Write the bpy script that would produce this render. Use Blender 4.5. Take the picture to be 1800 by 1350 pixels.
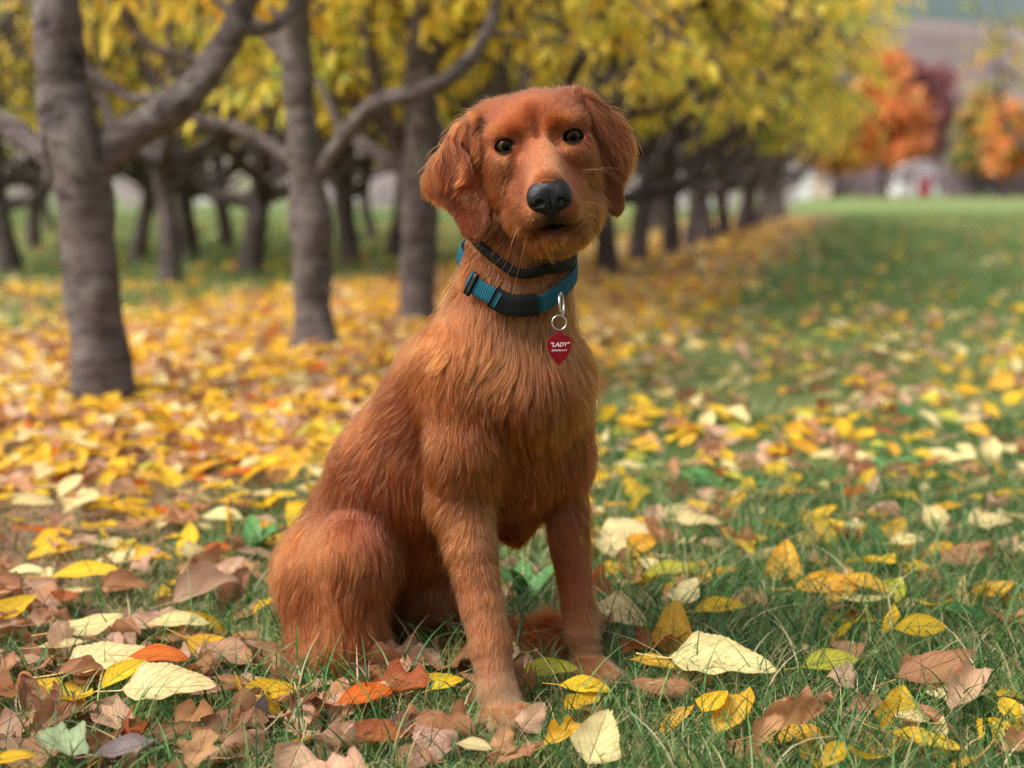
import bpy, math, random, os
import numpy as np
import openvdb
from mathutils import Vector, Matrix, kdtree
D = bpy.data
SC = bpy.context.scene
for o in list(D.objects): D.objects.remove(o)
R = math.radians

# ------------------------------------------------------------------ camera
CAM_H, PITCH, FPX = 0.52, R(7.56), 2600.0
cam = D.cameras.new('camera'); camo = D.objects.new('camera', cam)
SC.collection.objects.link(camo)
cam.sensor_width = 36; cam.lens = 36 * FPX / 1800
cam.clip_start = 0.05; cam.clip_end = 2000
camo.location = (0, 0, CAM_H); camo.rotation_euler = (math.pi / 2 - PITCH, 0, 0)
cam.dof.use_dof = True; cam.dof.focus_distance = 1.44; cam.dof.aperture_fstop = 3.6
cam.dof.aperture_blades = 0
SC.camera = camo

# ------------------------------------------------------------------ world, sun, exposure
SUN_EL, SUN_ROT = R(52), R(-112)
w = D.worlds.new('World'); SC.world = w; w.use_nodes = True
nt = w.node_tree; nt.nodes.clear()
sky = nt.nodes.new('ShaderNodeTexSky'); sky.sky_type = 'NISHITA'; sky.sun_disc = False
sky.sun_elevation = SUN_EL; sky.sun_rotation = SUN_ROT; sky.air_density = 1.3; sky.dust_density = 5.5; sky.ozone_density = 1.0
bg = nt.nodes.new('ShaderNodeBackground'); bg.inputs['Strength'].default_value = 0.125
wo = nt.nodes.new('ShaderNodeOutputWorld')
hs = nt.nodes.new('ShaderNodeHueSaturation'); hs.inputs['Saturation'].default_value = 0.45
nt.links.new(sky.outputs[0], hs.inputs['Color']); nt.links.new(hs.outputs[0], bg.inputs[0]); nt.links.new(bg.outputs[0], wo.inputs[0])
sun = D.lights.new('sun', 'SUN'); sun.energy = 2.1; sun.angle = R(20); sun.color = (1.0, .98, .95)
suno = D.objects.new('sun', sun); SC.collection.objects.link(suno)
# direction the light comes from (behind the dog, upper left)
az = SUN_ROT
dirv = Vector((math.sin(az) * math.cos(SUN_EL), math.cos(az) * math.cos(SUN_EL), math.sin(SUN_EL)))
suno.rotation_euler = dirv.to_track_quat('Z', 'Y').to_euler()
SC.view_settings.view_transform = 'Standard'; SC.view_settings.look = 'None'
SC.view_settings.exposure = 1.0; SC.view_settings.gamma = 1.0
SC.render.engine = 'CYCLES'
SC.cycles.use_adaptive_sampling = False; SC.cycles.use_denoising = True; SC.cycles.denoising_prefilter = 'NONE'
SC.cycles.max_bounces = 10; SC.cycles.diffuse_bounces = 4; SC.cycles.transmission_bounces = 6
SC.cycles.glossy_bounces = 4; SC.cycles.transparent_max_bounces = 8

# ------------------------------------------------------------------ helpers
rng = np.random.default_rng(7); random.seed(7)
CT, ST = math.cos(PITCH), math.sin(PITCH)
def P(px, py, Y):
    """point of the place seen at (px, py) of the 1800 px photograph, at distance Y"""
    u = (px - 900) / FPX; v = -(py - 675) / FPX
    d = np.array([u, CT + v * ST, -ST + v * CT]); t = Y / d[1]
    return np.array([0, 0, CAM_H]) + d * t
def G(px, py, z=0.0):
    """point of the ground (height z) seen at (px, py)"""
    u = (px - 900) / FPX; v = -(py - 675) / FPX
    d = np.array([u, CT + v * ST, -ST + v * CT]); t = (z - CAM_H) / d[2]
    return np.array([0, 0, CAM_H]) + d * t
def M(rpx, Y): return rpx * Y / FPX
def to_px(p):
    p = np.asarray(p, float); q = p - np.array([0, 0, CAM_H])
    dep = q[..., 1] * CT - q[..., 2] * ST; up = q[..., 1] * ST + q[..., 2] * CT
    return np.stack([900 + FPX * q[..., 0] / dep, 675 - FPX * up / dep, dep], -1)
def lin(c):
    c = np.asarray(c, float) / 255.0
    return np.where(c <= .04045, c / 12.92, ((c + .055) / 1.055) ** 2.4)
def link(o, parent=None):
    SC.collection.objects.link(o)
    if parent is not None: o.parent = parent
    return o
def tag(o, label=None, cat=None, group=None, kind=None):
    if label: o['label'] = label
    if cat: o['category'] = cat
    if group: o['group'] = group
    if kind: o['kind'] = kind
    return o
def mesh_obj(name, V, F, mat=None, parent=None, smooth=True):
    """V (n,3); F (m,3) or (m,4) int array, or list of faces"""
    me = D.meshes.new(name)
    V = np.asarray(V, np.float32)
    if isinstance(F, np.ndarray):
        m, k = F.shape
        me.vertices.add(len(V)); me.vertices.foreach_set('co', V.ravel())
        me.loops.add(m * k); me.loops.foreach_set('vertex_index', F.astype(np.int32).ravel())
        me.polygons.add(m); me.polygons.foreach_set('loop_start', np.arange(0, m * k, k, dtype=np.int32))
        try: me.polygons.foreach_set('loop_total', np.full(m, k, np.int32))
        except Exception: pass
        me.update(calc_edges=True)
    else:
        me.from_pydata([tuple(v) for v in V], [], [tuple(f) for f in F]); me.update()
    if smooth: me.polygons.foreach_set('use_smooth', np.ones(len(me.polygons), bool))
    if mat: me.materials.append(mat)
    o = D.objects.new(name, me); link(o, parent)
    return o
def face_colors(me, cols, name='col'):
    """per-vertex colours (n,3)"""
    a = me.attributes.new(name, 'FLOAT_COLOR', 'POINT')
    c = np.ones((len(me.vertices), 4), np.float32); c[:, :3] = cols
    a.data.foreach_set('color', c.ravel())
class NT:
    def __init__(s, name):
        s.m = D.materials.new(name); s.m.use_nodes = True; s.t = s.m.node_tree; s.t.nodes.clear()
        s.out = s.t.nodes.new('ShaderNodeOutputMaterial')
    def n(s, typ, **kw):
        x = s.t.nodes.new('ShaderNode' + typ)
        for k, v in kw.items():
            if k.startswith('i_'):
                key = k[2:].replace('_', ' ')
                x.inputs[key].default_value = v
            else: setattr(x, k, v)
        return x
    def l(s, a, b): s.t.links.new(a, b)
    def ramp(s, fac, stops, interp='LINEAR'):
        r = s.n('ValToRGB'); r.color_ramp.interpolation = interp
        e = r.color_ramp.elements
        while len(e) < len(stops): e.new(.5)
        for i, (p, c) in enumerate(stops):
            e[i].position = p; e[i].color = (*c, 1) if len(c) == 3 else c
        s.l(fac, r.inputs[0]); return r
    def mix(s, fac, a, b, mode='MIX'):
        x = s.n('Mix', data_type='RGBA', blend_type=mode)
        for v, i in ((fac, 0), (a, 6), (b, 7)):
            if isinstance(v, (int, float)): x.inputs[i].default_value = v
            elif isinstance(v, (tuple, list, np.ndarray)): x.inputs[i].default_value = (*[float(q) for q in v][:3], 1)
            else: s.l(v, x.inputs[i])
        return x.outputs[2]
    def math(s, op, a, b=0.0, clamp=False):
        x = s.n('Math', operation=op, use_clamp=clamp)
        for v, i in ((a, 0), (b, 1)):
            if isinstance(v, (int, float)): x.inputs[i].default_value = v
            else: s.l(v, x.inputs[i])
        return x.outputs[0]
    def noise(s, scale, vec=None, detail=4, rough=.55, dist=0.0):
        x = s.n('TexNoise'); x.inputs['Scale'].default_value = scale; x.inputs['Detail'].default_value = detail
        x.inputs['Roughness'].default_value = rough; x.inputs['Distortion'].default_value = dist
        if vec is not None: s.l(vec, x.inputs['Vector'])
        return x
    def bsdf(s, color=None, rough=.6, spec=.3, **kw):
        b = s.n('BsdfPrincipled'); b.inputs['Roughness'].default_value = rough
        b.inputs['Specular IOR Level'].default_value = spec
        if color is not None:
            if isinstance(color, (tuple, list, np.ndarray)): b.inputs['Base Color'].default_value = (*[float(q) for q in color][:3], 1)
            else: s.l(color, b.inputs['Base Color'])
        for k, v in kw.items(): b.inputs[k.replace('_', ' ')].default_value = v
        s.l(b.outputs[0], s.out.inputs[0]); return b
    def bump(s, h, strength=.3, dist=.01, b=None):
        x = s.n('Bump'); x.inputs['Strength'].default_value = strength; x.inputs['Distance'].default_value = dist
        s.l(h, x.inputs['Height'])
        if b: s.l(x.outputs[0], b.inputs['Normal'])
        return x.outputs[0]
def simple_mat(name, rgb, rough=.6, spec=.3, **kw):
    m = NT(name); m.bsdf(lin(rgb), rough, spec, **kw); return m.m
def empty(name, loc):
    o = D.objects.new(name, None); o.location = loc; o.empty_display_size = .05; link(o); return o
def nrm(v, ax=-1):
    return v / np.maximum(np.linalg.norm(v, axis=ax, keepdims=True), 1e-9)
def smooth_noise(p, freq, seed, n=6):
    """cheap smooth vector noise in [-1,1]^3 for points (n,3)"""
    r = np.random.default_rng(seed); out = np.zeros_like(p)
    for i in range(n):
        k = r.normal(size=(3, 3)) * freq * (1 + .5 * i / n); ph = r.uniform(0, 6.28, 3)
        out += np.sin(p @ k.T + ph)
    return out / n * 1.5
# ================================================================== DOG
# the body is one implicit surface (smoothly joined limbs) turned into one mesh; its coat is hair curves
prims = []
def add(kind, fn, lo, hi, k, flow=(0, 0, -1), ln=.02, col=(168, 92, 46), lift=.3, dens=1.0, curl=0., sub=False, rad=1.0):
    prims.append(dict(fn=fn, lo=np.array(lo) - .004, hi=np.array(hi) + .004, k=k, flow=nrm(np.array(flow, float)), ln=ln, col=lin(col),
                      lift=lift, dens=dens, curl=curl, sub=sub, rad=rad))
def cone(a, b, ra, rb, k=.02, **kw):
    a = np.array(a, float); b = np.array(b, float); ba = b - a; bb = ba @ ba
    def fn(p):
        pa = p - a; h = np.clip(pa @ ba / bb, 0, 1)
        return np.linalg.norm(pa - h[..., None] * ba, axis=-1) - (ra + (rb - ra) * h)
    lo = np.minimum(a - ra, b - rb); hi = np.maximum(a + ra, b + rb)
    if 'flow' not in kw: kw['flow'] = b - a
    add('cone', fn, lo, hi, k, **kw)
def pc(x1, y1, Y1, r1, x2, y2, Y2, r2, k=.02, **kw):
    cone(P(x1, y1, Y1), P(x2, y2, Y2), M(r1, Y1), M(r2, Y2), k, **kw)
def ell(c, r, rot=None, k=.02, **kw):
    c = np.array(c, float); r = np.array(r, float); Rm = np.eye(3) if rot is None else rot  # rows = axes
    def fn(p):
        q = (p - c) @ Rm.T
        k0 = np.linalg.norm(q / r, axis=-1); k1 = np.linalg.norm(q / r**2, axis=-1)
        return k0 * (k0 - 1) / np.maximum(k1, 1e-6)
    m = r.max(); add('ell', fn, c - m, c + m, k, **kw)

GOLD, RED, TAN, PALE, DARK = (178, 102, 54), (168, 92, 47), (186, 118, 74), (206, 142, 86), (128, 60, 28)
# --- trunk
pc(604, 1015, 1.65, 88, 690, 835, 1.62, 98, k=.03, flow=(-.45, .25, -.85), ln=.019, col=RED, lift=.2)
pc(690, 835, 1.62, 98, 800, 690, 1.585, 118, k=.04, flow=(-.35, .2, -.9), ln=.019, col=(168, 92, 46), lift=.2)
pc(770, 850, 1.60, 95, 890, 815, 1.56, 92, k=.04, flow=(-.1, .2, -1), ln=.020, col=RED, lift=.2)
pc(908, 850, 1.58, 60, 935, 690, 1.505, 76, k=.035, flow=(.0, -.1, -1), ln=.029, col=(164, 88, 42), lift=.24)
pc(880, 640, 1.55, 124, 912, 445, 1.525, 90, k=.04, flow=(-.12, -.1, -1), ln=.025, col=GOLD, lift=.24, curl=.5)
pc(745, 930, 1.63, 85, 680, 1060, 1.66, 62, k=.03, flow=(.1, -.1, -1), ln=.045, col=(190, 120, 84), lift=.25)   # belly
pc(890, 880, 1.57, 40, 905, 905, 1.565, 24, k=.03, flow=(.05, -.1, -1), ln=.026, col=RED, lift=.3)   # brisket
pc(575, 985, 1.665, 62, 612, 905, 1.65, 62, k=.03, flow=(-.4, .1, -.9), ln=.028, col=RED, lift=.22)   # rump
# --- thighs and hind feet
pc(576, 1005, 1.61, 70, 622, 985, 1.57, 56, k=.045, flow=(.35, -.3, -.8), ln=.024, col=GOLD, lift=.28, curl=.3)
pc(622, 985, 1.555, 58, 616, 1125, 1.545, 45, k=.03, flow=(.12, -.1, -1), ln=.028, col=GOLD, lift=.3, curl=.3)
pc(574, 1030, 1.61, 70, 553, 1138, 1.575, 47, k=.045, flow=(-.05, 0, -1), ln=.026, col=GOLD, lift=.26, curl=.3)
pc(625, 1120, 1.55, 42, 592, 1185, 1.56, 24, k=.02, flow=(-.2, 0, -1), ln=.026, col=GOLD, lift=.3)
pc(592, 1185, 1.555, 20, 655, 1202, 1.50, 20, k=.015, flow=(.8, -.6, 0), ln=.012, col=TAN, lift=.2)
pc(650, 1200, 1.505, 22, 700, 1216, 1.475, 20, k=.012, flow=(.8, -.6, 0), ln=.010, col=TAN, lift=.2)
pc(720, 1015, 1.69, 78, 770, 1010, 1.66, 66, k=.03, flow=(.1, 0, -1), ln=.036, col=RED, lift=.28)
pc(770, 1010, 1.66, 62, 755, 1120, 1.67, 50, k=.03, flow=(0, 0, -1), ln=.03, col=RED, lift=.28)
pc(745, 1130, 1.67, 28, 800, 1148, 1.61, 20, k=.015, flow=(.8, -.6, 0), ln=.012, col=TAN, lift=.2)
# --- tail, round behind the front legs
tail_pts = [(560, 1120, 1.70, 34), (640, 1145, 1.72, 26), (730, 1150, 1.70, 22), (810, 1150, 1.66, 20), (880, 1143, 1.625, 19), (945, 1122, 1.60, 15)]
for a, b in zip(tail_pts[:-1], tail_pts[1:]):
    pc(*a, *b, k=.012, ln=.055, col=(158, 80, 40), lift=.35, curl=.3)
# --- near front leg
pc(812, 650, 1.505, 66, 816, 800, 1.488, 55, k=.045, flow=(-.05, 0, -1), ln=.019, col=(176, 98, 50), lift=.25, curl=.2)
pc(815, 790, 1.488, 54, 812, 885, 1.495, 50, k=.02, flow=(0, 0, -1), ln=.017, col=TAN, lift=.28)
pc(795, 875, 1.515, 30, 812, 900, 1.51, 32, k=.02, flow=(-.4, .2, -1), ln=.024, col=TAN, lift=.35)
pc(812, 885, 1.495, 50, 826, 965, 1.475, 41, k=.008, flow=(.05, .1, -1), ln=.016, col=TAN, lift=.26)
pc(826, 965, 1.475, 41, 846, 1060, 1.45, 35, k=.005, flow=(.05, .1, -1), ln=.015, col=TAN, lift=.26)
pc(846, 1060, 1.45, 35, 862, 1135, 1.425, 34, k=.005, ln=.012, col=TAN, lift=.24)
pc(862, 1135, 1.425, 34, 874, 1212, 1.40, 31, k=.005, ln=.011, col=TAN, lift=.24)
pc(874, 1212, 1.40, 32, 885, 1246, 1.39, 37, k=.006, ln=.010, col=TAN, lift=.22)
for i, (x, y, Y) in enumerate([(855, 1263, 1.375), (878, 1272, 1.356), (905, 1269, 1.355), (929, 1256, 1.368)]):
    pc(880 + (i - 1.5) * 8, 1245, 1.39, 20, x, y, Y, 16, k=.0025, flow=(.15, -.35, -.9), ln=.010, col=(196, 138, 98), lift=.2)
# --- far front leg
pc(978, 650, 1.555, 56, 990, 800, 1.57, 46, k=.035, flow=(.05, 0, -1), ln=.026, col=(172, 94, 48), lift=.26, curl=.2)
pc(990, 790, 1.57, 45, 992, 885, 1.575, 37, k=.012, flow=(0, 0, -1), ln=.022, col=(160, 86, 44), lift=.26)
pc(992, 885, 1.575, 37, 1014, 1050, 1.55, 26, k=.006, flow=(0, .1, -1), ln=.013, col=(168, 94, 52), lift=.24)
pc(1014, 1050, 1.55, 26, 1022, 1112, 1.54, 27, k=.004, ln=.011, col=TAN, lift=.22)
pc(1022, 1112, 1.54, 27, 1036, 1165, 1.53, 25, k=.004, ln=.010, col=TAN, lift=.22)
for i, (x, y, Y) in enumerate([(1028, 1194, 1.492), (1046, 1199, 1.482), (1064, 1197, 1.482), (1080, 1190, 1.490)]):
    pc(1034 + (i - 1.5) * 7, 1168, 1.525, 20, x, y, Y, 14, k=.0025, flow=(.25, -.3, -.9), ln=.010, col=(190, 132, 92), lift=.2)
# --- head (its own frame, cm)
HO = P(948, 249, 1.43); rl = R(8.5)
HX = np.array([math.cos(rl), 0, math.sin(rl)]); HY = np.array([-math.sin(rl), 0, math.cos(rl)]); HZ = np.array([0, -1., 0])
HR = np.stack([HX, HY, HZ])
def H(x, y, z): return HO + (np.array([x, y, z]) / 100.) @ HR
def hd(x, y, z): return np.array([x, y, z], float) @ HR
def he(c, r, k=.01, **kw): ell(H(*c), np.array(r) / 100., HR, k, **kw)
def hc(a, b, ra, rb, k=.01, **kw): cone(H(*a), H(*b), ra / 100., rb / 100., k, **kw)
FACE = (180, 104, 56); FPALE = (188, 120, 78)
he((0, .7, -5.2), (5.2, 4.4, 5.8), .012, flow=hd(0, .8, -.6), ln=.009, col=(174, 98, 52), lift=.16)
he((0, 2.1, -2.6), (3.9, 2.4, 2.4), .015, flow=hd(0, .95, -.5), ln=.007, col=(176, 100, 56), lift=.14)
for s in (-1, 1):
    he((s * 2.9, 1.35, -1.75), (2.0, 1.15, 1.7), .014, flow=hd(s * .5, .9, -.4), ln=.006, col=FACE, lift=.14)
    he((s * 3.6, -2.9, -3.2), (2.1, 3.7, 3.4), .015, flow=hd(s * .5, -.8, -.5), ln=.010, col=FACE, lift=.18)
    he((s * 3.0, -1.35, -.9), (1.9, 1.6, 1.7), .012, flow=hd(s * .6, -.5, -.5), ln=.005, col=FACE, lift=.14)
    he((s * 3.9, 3.35, -5.2), (1.9, 1.35, 2.4), .016, flow=hd(s * .3, .3, -.9), ln=.012, col=(172, 96, 50), lift=.22)
    hc((s * 2.0, -5.3, .6), (s * 1.4, -6.75, 4.9), 1.8, 1.32, .010, flow=hd(s * .45, -.7, -.7), ln=.007, col=(178, 104, 58), lift=.2)
    hc((s * 2.9, -6.8, -.4), (s * 1.85, -7.45, 3.2), 1.45, 1.0, .012, flow=hd(s * .3, -.8, -.6), ln=.009, col=(172, 98, 54), lift=.22)
hc((0, -.1, -1.1), (0, -3.7, 5.0), 1.75, 1.45, .014, flow=hd(0, .75, -.6), ln=.0045, col=FPALE, lift=.1)
hc((0, -3.6, -1.2), (0, -5.6, 4.2), 3.1, 2.1, .012, flow=hd(0, .3, -1), ln=.006, col=(180, 106, 62), lift=.14)
hc((0, -8.0, -1.0), (0, -8.75, 3.9), 1.9, 1.0, .006, flow=hd(0, -.6, -.8), ln=.010, col=(176, 106, 52), lift=.3)
he((.5, -9.0, .3), (2.9, 1.4, 2.7), .014, flow=hd(0, -.9, -.2), ln=.014, col=(170, 100, 48), lift=.4)
hc((0, -7, -6), (0, -8.2, -1), 4.0, 2.2, .02, flow=hd(0, -1, -.3), ln=.018, col=(150, 76, 34), lift=.3)
hc((3.9, -6.6, -2.2), (3.5, -8.0, -1.2), 1.3, 1.0, .016, flow=hd(.2, -.9, -.4), ln=.013, col=FACE, lift=.25)
# ears
def poly_sdf(q, pts):
    d2 = np.full(q.shape[:-1], 1e9); ins = np.zeros(q.shape[:-1], bool); n = len(pts)
    for i in range(n):
        a = pts[i]; b = pts[(i + 1) % n]; e = b - a; w_ = q - a
        h = np.clip((w_ @ e) / (e @ e), 0, 1); d2 = np.minimum(d2, ((w_ - h[..., None] * e) ** 2).sum(-1))
        c = ((a[1] > q[..., 1]) != (b[1] > q[..., 1])); den = (b[1] - a[1]) if abs(b[1] - a[1]) > 1e-9 else 1e-9
        ins ^= c & (q[..., 0] < (b[0] - a[0]) * (q[..., 1] - a[1]) / den + a[0])
    d = np.sqrt(d2); return np.where(ins, -d, d)
def smoothpoly(pts, it=2):
    p = np.array(pts, float)
    for _ in range(it):
        q = np.roll(p, -1, 0); p = np.stack([p * .75 + q * .25, p * .25 + q * .75], 1).reshape(-1, 2)
    return p
def ear(pxs, s, segs):
    pts = np.array([((P(x, y, 1.465) - HO) @ HR.T)[:2] * 100 for x, y in pxs]); pts = smoothpoly(pts, 1)
    def fn(p):
        q = (p - HO) @ HR.T * 100
        d = poly_sdf(q[..., :2], pts) + .45
        u = np.maximum(s * q[..., 0] - 5.0, -1.5)
        z0 = -3.0 - .42 * u - .10 * np.maximum(q[..., 1], 0) ** 1.3 + .30 * np.sin(q[..., 0] * 1.3 + q[..., 1] * .45) * np.clip(u, 0, 1) + .22 * np.sin(q[..., 0] * 3.1 + q[..., 1] * 1.2) * np.clip(u, 0, 1) * np.clip((q[..., 1] + 5) / 4, 0, 1) + .5 * np.clip(-(q[..., 1] + 3) / 6, 0, 1)
        e = np.abs(q[..., 2] - z0) * .9 - .12
        w1 = np.maximum(d, 0); w2 = np.maximum(e, 0)
        return (np.sqrt(w1**2 + w2**2) + np.minimum(np.maximum(d, e), 0) - .40) / 100
    lo = np.array([pts[:, 0].min() - 1, pts[:, 1].min() - 1, -9]); hi = np.array([pts[:, 0].max() + 1, pts[:, 1].max() + 1, .5])
    cs = np.array([H(a, b, c) for a in (lo[0], hi[0]) for b in (lo[1], hi[1]) for c in (lo[2], hi[2])])
    add('ear', fn, cs.min(0), cs.max(0), .0025, flow=hd(*segs), ln=.020, col=(162, 88, 46), lift=.2, curl=.7)
ear([(856, 192), (832, 196), (812, 212), (796, 238), (776, 262), (757, 292), (754, 318), (768, 346), (792, 372), (806, 400), (814, 418), (838, 426), (860, 408), (866, 378), (863, 330), (856, 270), (852, 230)], -1, (-.35, -.9, -.1))
ear([(1018, 160), (1046, 172), (1078, 196), (1100, 226), (1110, 258), (1104, 296), (1096, 330), (1098, 360), (1092, 376), (1076, 378), (1060, 360), (1054, 320), (1050, 270), (1046, 225), (1030, 190)], 1, (.25, -.95, -.1))
N_EARS = (len(prims) - 2, len(prims) - 1)
# eye openings are cut into the surface, the mouth line is a shallow groove
EYES = [(-3.28, .02, -.55), (3.28, -.02, -.55)]
for (x, y, z) in EYES:
    s = 1 if x > 0 else -1
    he((x, y - .04, z + .15), (1.0, .64, .9), .003, sub=True)
he((.1, -8.0, 5.4), (2.3, .22, 1.7), .003, sub=True)
he((0, 2.1, .72), (.42, 2.0, .5), .012, sub=True)
for s in (-1, 1): he((s * 1.75, .1, .98), (.5, .8, .5), .012, sub=True)

def sd(p, idx=None):
    d = np.full(p.shape[:-1], 1.0)
    for q in prims:
        e = q['fn'](p); k = q['k']
        if q['sub']:
            e = -e; h = np.maximum(k - np.abs(d - e), 0) / k; d = np.maximum(d, e) + h * h * k * .25
        else:
            h = np.maximum(k - np.abs(d - e), 0) / k; d = np.minimum(d, e) - h * h * k * .25
    return d
def sd_grad(p, e=.0015):
    g = np.zeros_like(p)
    for i in range(3):
        v = np.zeros(3); v[i] = e; g[:, i] = sd(p + v) - sd(p - v)
    return nrm(g)
def project(p, off=0.0, it=6):
    p = np.array(p, float)
    for _ in range(it): p = p - (sd(p) - off)[:, None] * sd_grad(p)
    return p
VX = .0019
lo = np.min([q['lo'] for q in prims if not q['sub']], 0) - .01; hi = np.max([q['hi'] for q in prims if not q['sub']], 0) + .01
dims = np.ceil((hi - lo) / VX).astype(int) + 1
F = np.full(dims, .1, np.float32)
for q in prims:
    m = q['k'] + 3 * VX
    i0 = np.maximum(np.floor((q['lo'] - m - lo) / VX).astype(int), 0); i1 = np.minimum(np.ceil((q['hi'] + m - lo) / VX).astype(int), dims)
    ax = [lo[i] + VX * np.arange(i0[i], i1[i]) for i in range(3)]
    g = np.stack(np.meshgrid(*ax, indexing='ij'), -1)
    e = np.minimum(q['fn'](g), .1) if not q['sub'] else q['fn'](g)
    sl = tuple(slice(a, b) for a, b in zip(i0, i1)); d = F[sl]; k = q['k']
    if q['sub']:
        e = -e; h = np.maximum(k - np.abs(d - e), 0) / k; F[sl] = np.maximum(d, e) + h * h * k * .25
    else:
        h = np.maximum(k - np.abs(d - e), 0) / k; F[sl] = np.minimum(d, e) - h * h * k * .25
grid = openvdb.FloatGrid(.1); grid.copyFromArray(F)
tri, quad = None, None
vts, quad = grid.convertToQuads(isovalue=0.0)
vts = np.array(vts) * VX + lo; quad = np.array(quad)
# keep only the largest shell
par = np.arange(len(vts))
for _ in range(60):
    m_ = par[quad].min(1); new = par.copy()
    for c in range(4): np.minimum.at(new, quad[:, c], m_)
    new = new[new]
    if (new == par).all(): break
    par = new
main = np.bincount(par).argmax(); keep = par == main
quad = quad[keep[quad[:, 0]]]; remap = np.cumsum(keep) - 1; quad = remap[quad]; vts = vts[keep]

def fields(p, sig=.012):
    """blended coat properties at surface points"""
    W = np.zeros(len(p)); out = {k: 0 for k in ('flow', 'ln', 'col', 'lift', 'curl')}
    dmin = np.full(len(p), 1.0)
    ds = []
    for q in prims:
        if q['sub']: ds.append(None); continue
        near = np.all((p > q['lo'] - .06) & (p < q['hi'] + .06), -1); d = np.full(len(p), 1.0)
        if near.any(): d[near] = q['fn'](p[near])
        ds.append(d); dmin = np.minimum(dmin, d)
    acc = {'flow': np.zeros((len(p), 3)), 'ln': np.zeros(len(p)), 'col': np.zeros((len(p), 3)), 'lift': np.zeros(len(p)), 'curl': np.zeros(len(p))}
    for q, d in zip(prims, ds):
        if d is None: continue
        s_ = sig if q['ln'] > .012 else sig * .45
        w_ = np.exp(-np.maximum(d - dmin, 0) / s_) * (d < 1); W += w_
        acc['flow'] += w_[:, None] * q['flow']; acc['ln'] += w_ * q['ln']; acc['col'] += w_[:, None] * q['col']
        acc['lift'] += w_ * q['lift']; acc['curl'] += w_ * q['curl']
    for k in acc: acc[k] = acc[k] / (W[:, None] if acc[k].ndim == 2 else W)
    earw = np.maximum(0, 1 - np.minimum(ds[N_EARS[0]], ds[N_EARS[1]]) / .004)
    return acc, earw

# skin
m = NT('dog_skin'); a = m.n('Attribute', attribute_name='col')
nz = m.noise(160, m.n('TexCoord').outputs['Object'], 3)
b = m.bsdf(m.mix(nz.outputs[0], m.mix(1.0, a.outputs[0], (.42, .36, .32), 'MULTIPLY'), m.mix(1.0, a.outputs[0], (.62, .54, .48), 'MULTIPLY')), .85, .1)
m.bump(m.noise(900, m.n('TexCoord').outputs['Object'], 2).outputs[0], .5, .002, b)
SKIN = m.m
dog = empty('dog', (-.03, 1.52, 0)); bpy.context.view_layer.update()
def dogchild(name, V, F_, mat, parent=None, **kw):
    o = mesh_obj(name, np.asarray(V) - np.array(dog.location), F_, mat, parent or dog, **kw); return o
body = dogchild('body', vts, quad, SKIN)
acc_v, ear_v = fields(vts)
hl_v = (vts - HO) @ HR.T * 100
colv = acc_v['col'].copy(); pw_ = np.clip((.06 - vts[:, 2]) / .02, 0, 1)[:, None] * (vts[:, 1:2] < 1.54) * (vts[:, :1] > -.08) * .8; colv = colv * (1 - pw_) + lin((214, 172, 136)) * pw_
def eye_mask(q):   # dark rims round the eyes (head frame, cm)
    e = np.zeros(len(q))
    for x, y, z in EYES:
        s = 1 if x > 0 else -1
        dx = (q[:, 0] - x) * s; dy = q[:, 1] - y
        rr = np.sqrt((dx / 1.0) ** 2 + (dy / .80) ** 2)
        e = np.maximum(e, np.clip((1.22 - rr) / .28, 0, 1) * (np.abs(q[:, 2] - z) < 3))
    return e
em = eye_mask(hl_v)
nosm = (np.linalg.norm((hl_v - np.array([0.05, -5.25, 5.75])) / np.array([1.6, 1.5, 2.2]), axis=1) < 1) * 1.0
lipm = np.clip(1.5 - np.sqrt(((hl_v[:, 0]) / 1.9) ** 2 + ((hl_v[:, 1] + 8.05) / .5) ** 2 + ((hl_v[:, 2] - 5.2) / 1.8) ** 2), 0, 1)
phil = np.clip(1.3 - np.sqrt((hl_v[:, 0] / .5) ** 2 + ((hl_v[:, 1] + 7.2) / 1.1) ** 2 + ((hl_v[:, 2] - 6.2) / 1.2) ** 2), 0, 1)
dk = np.clip(em + lipm + phil + nosm, 0, 1)[:, None]
face_colors(body.data, colv * (1 - dk) + np.array([.012, .009, .008]) * dk)

# --- eyes
def uv_sphere(r, nu=40, nv=28):
    V = []; Fc = []
    for j in range(nv + 1):
        th = math.pi * j / nv
        for i in range(nu):
            ph = 2 * math.pi * i / nu; V.append((r * math.sin(th) * math.cos(ph), r * math.sin(th) * math.sin(ph), r * math.cos(th)))
    for j in range(nv):
        for i in range(nu): Fc.append((j * nu + i, (j + 1) * nu + i, (j + 1) * nu + (i + 1) % nu, j * nu + (i + 1) % nu))
    return np.array(V), np.array(Fc)
m = NT('dog_eye'); tc = m.n('TexCoord'); sx = m.n('SeparateXYZ'); m.l(tc.outputs['Object'], sx.inputs[0])
rr = m.math('SQRT', m.math('ADD', m.math('MULTIPLY', sx.outputs[0], sx.outputs[0]), m.math('MULTIPLY', sx.outputs[1], sx.outputs[1])))
rr = m.math('MULTIPLY', rr, 100.)
ir = m.noise(900, tc.outputs['Object'], 2)
rp = m.ramp(m.math('ADD', rr, m.math('MULTIPLY', m.math('SUBTRACT', ir.outputs[0], .5), .06)), [(0, (.001, .001, .001)), (.36, (.001, .001, .001)), (.40, (.035, .014, .004)), (.54, (.062, .024, .006)), (.64, (.01, .005, .003)), (.70, (.004, .003, .003)), (.9, (.006, .004, .004))])
b = m.bsdf(rp.outputs[0], .6, .0, Coat_Weight=.2, Coat_Roughness=.01)
EYEM = m.m
Vs, Fs = uv_sphere(.0096)
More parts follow.
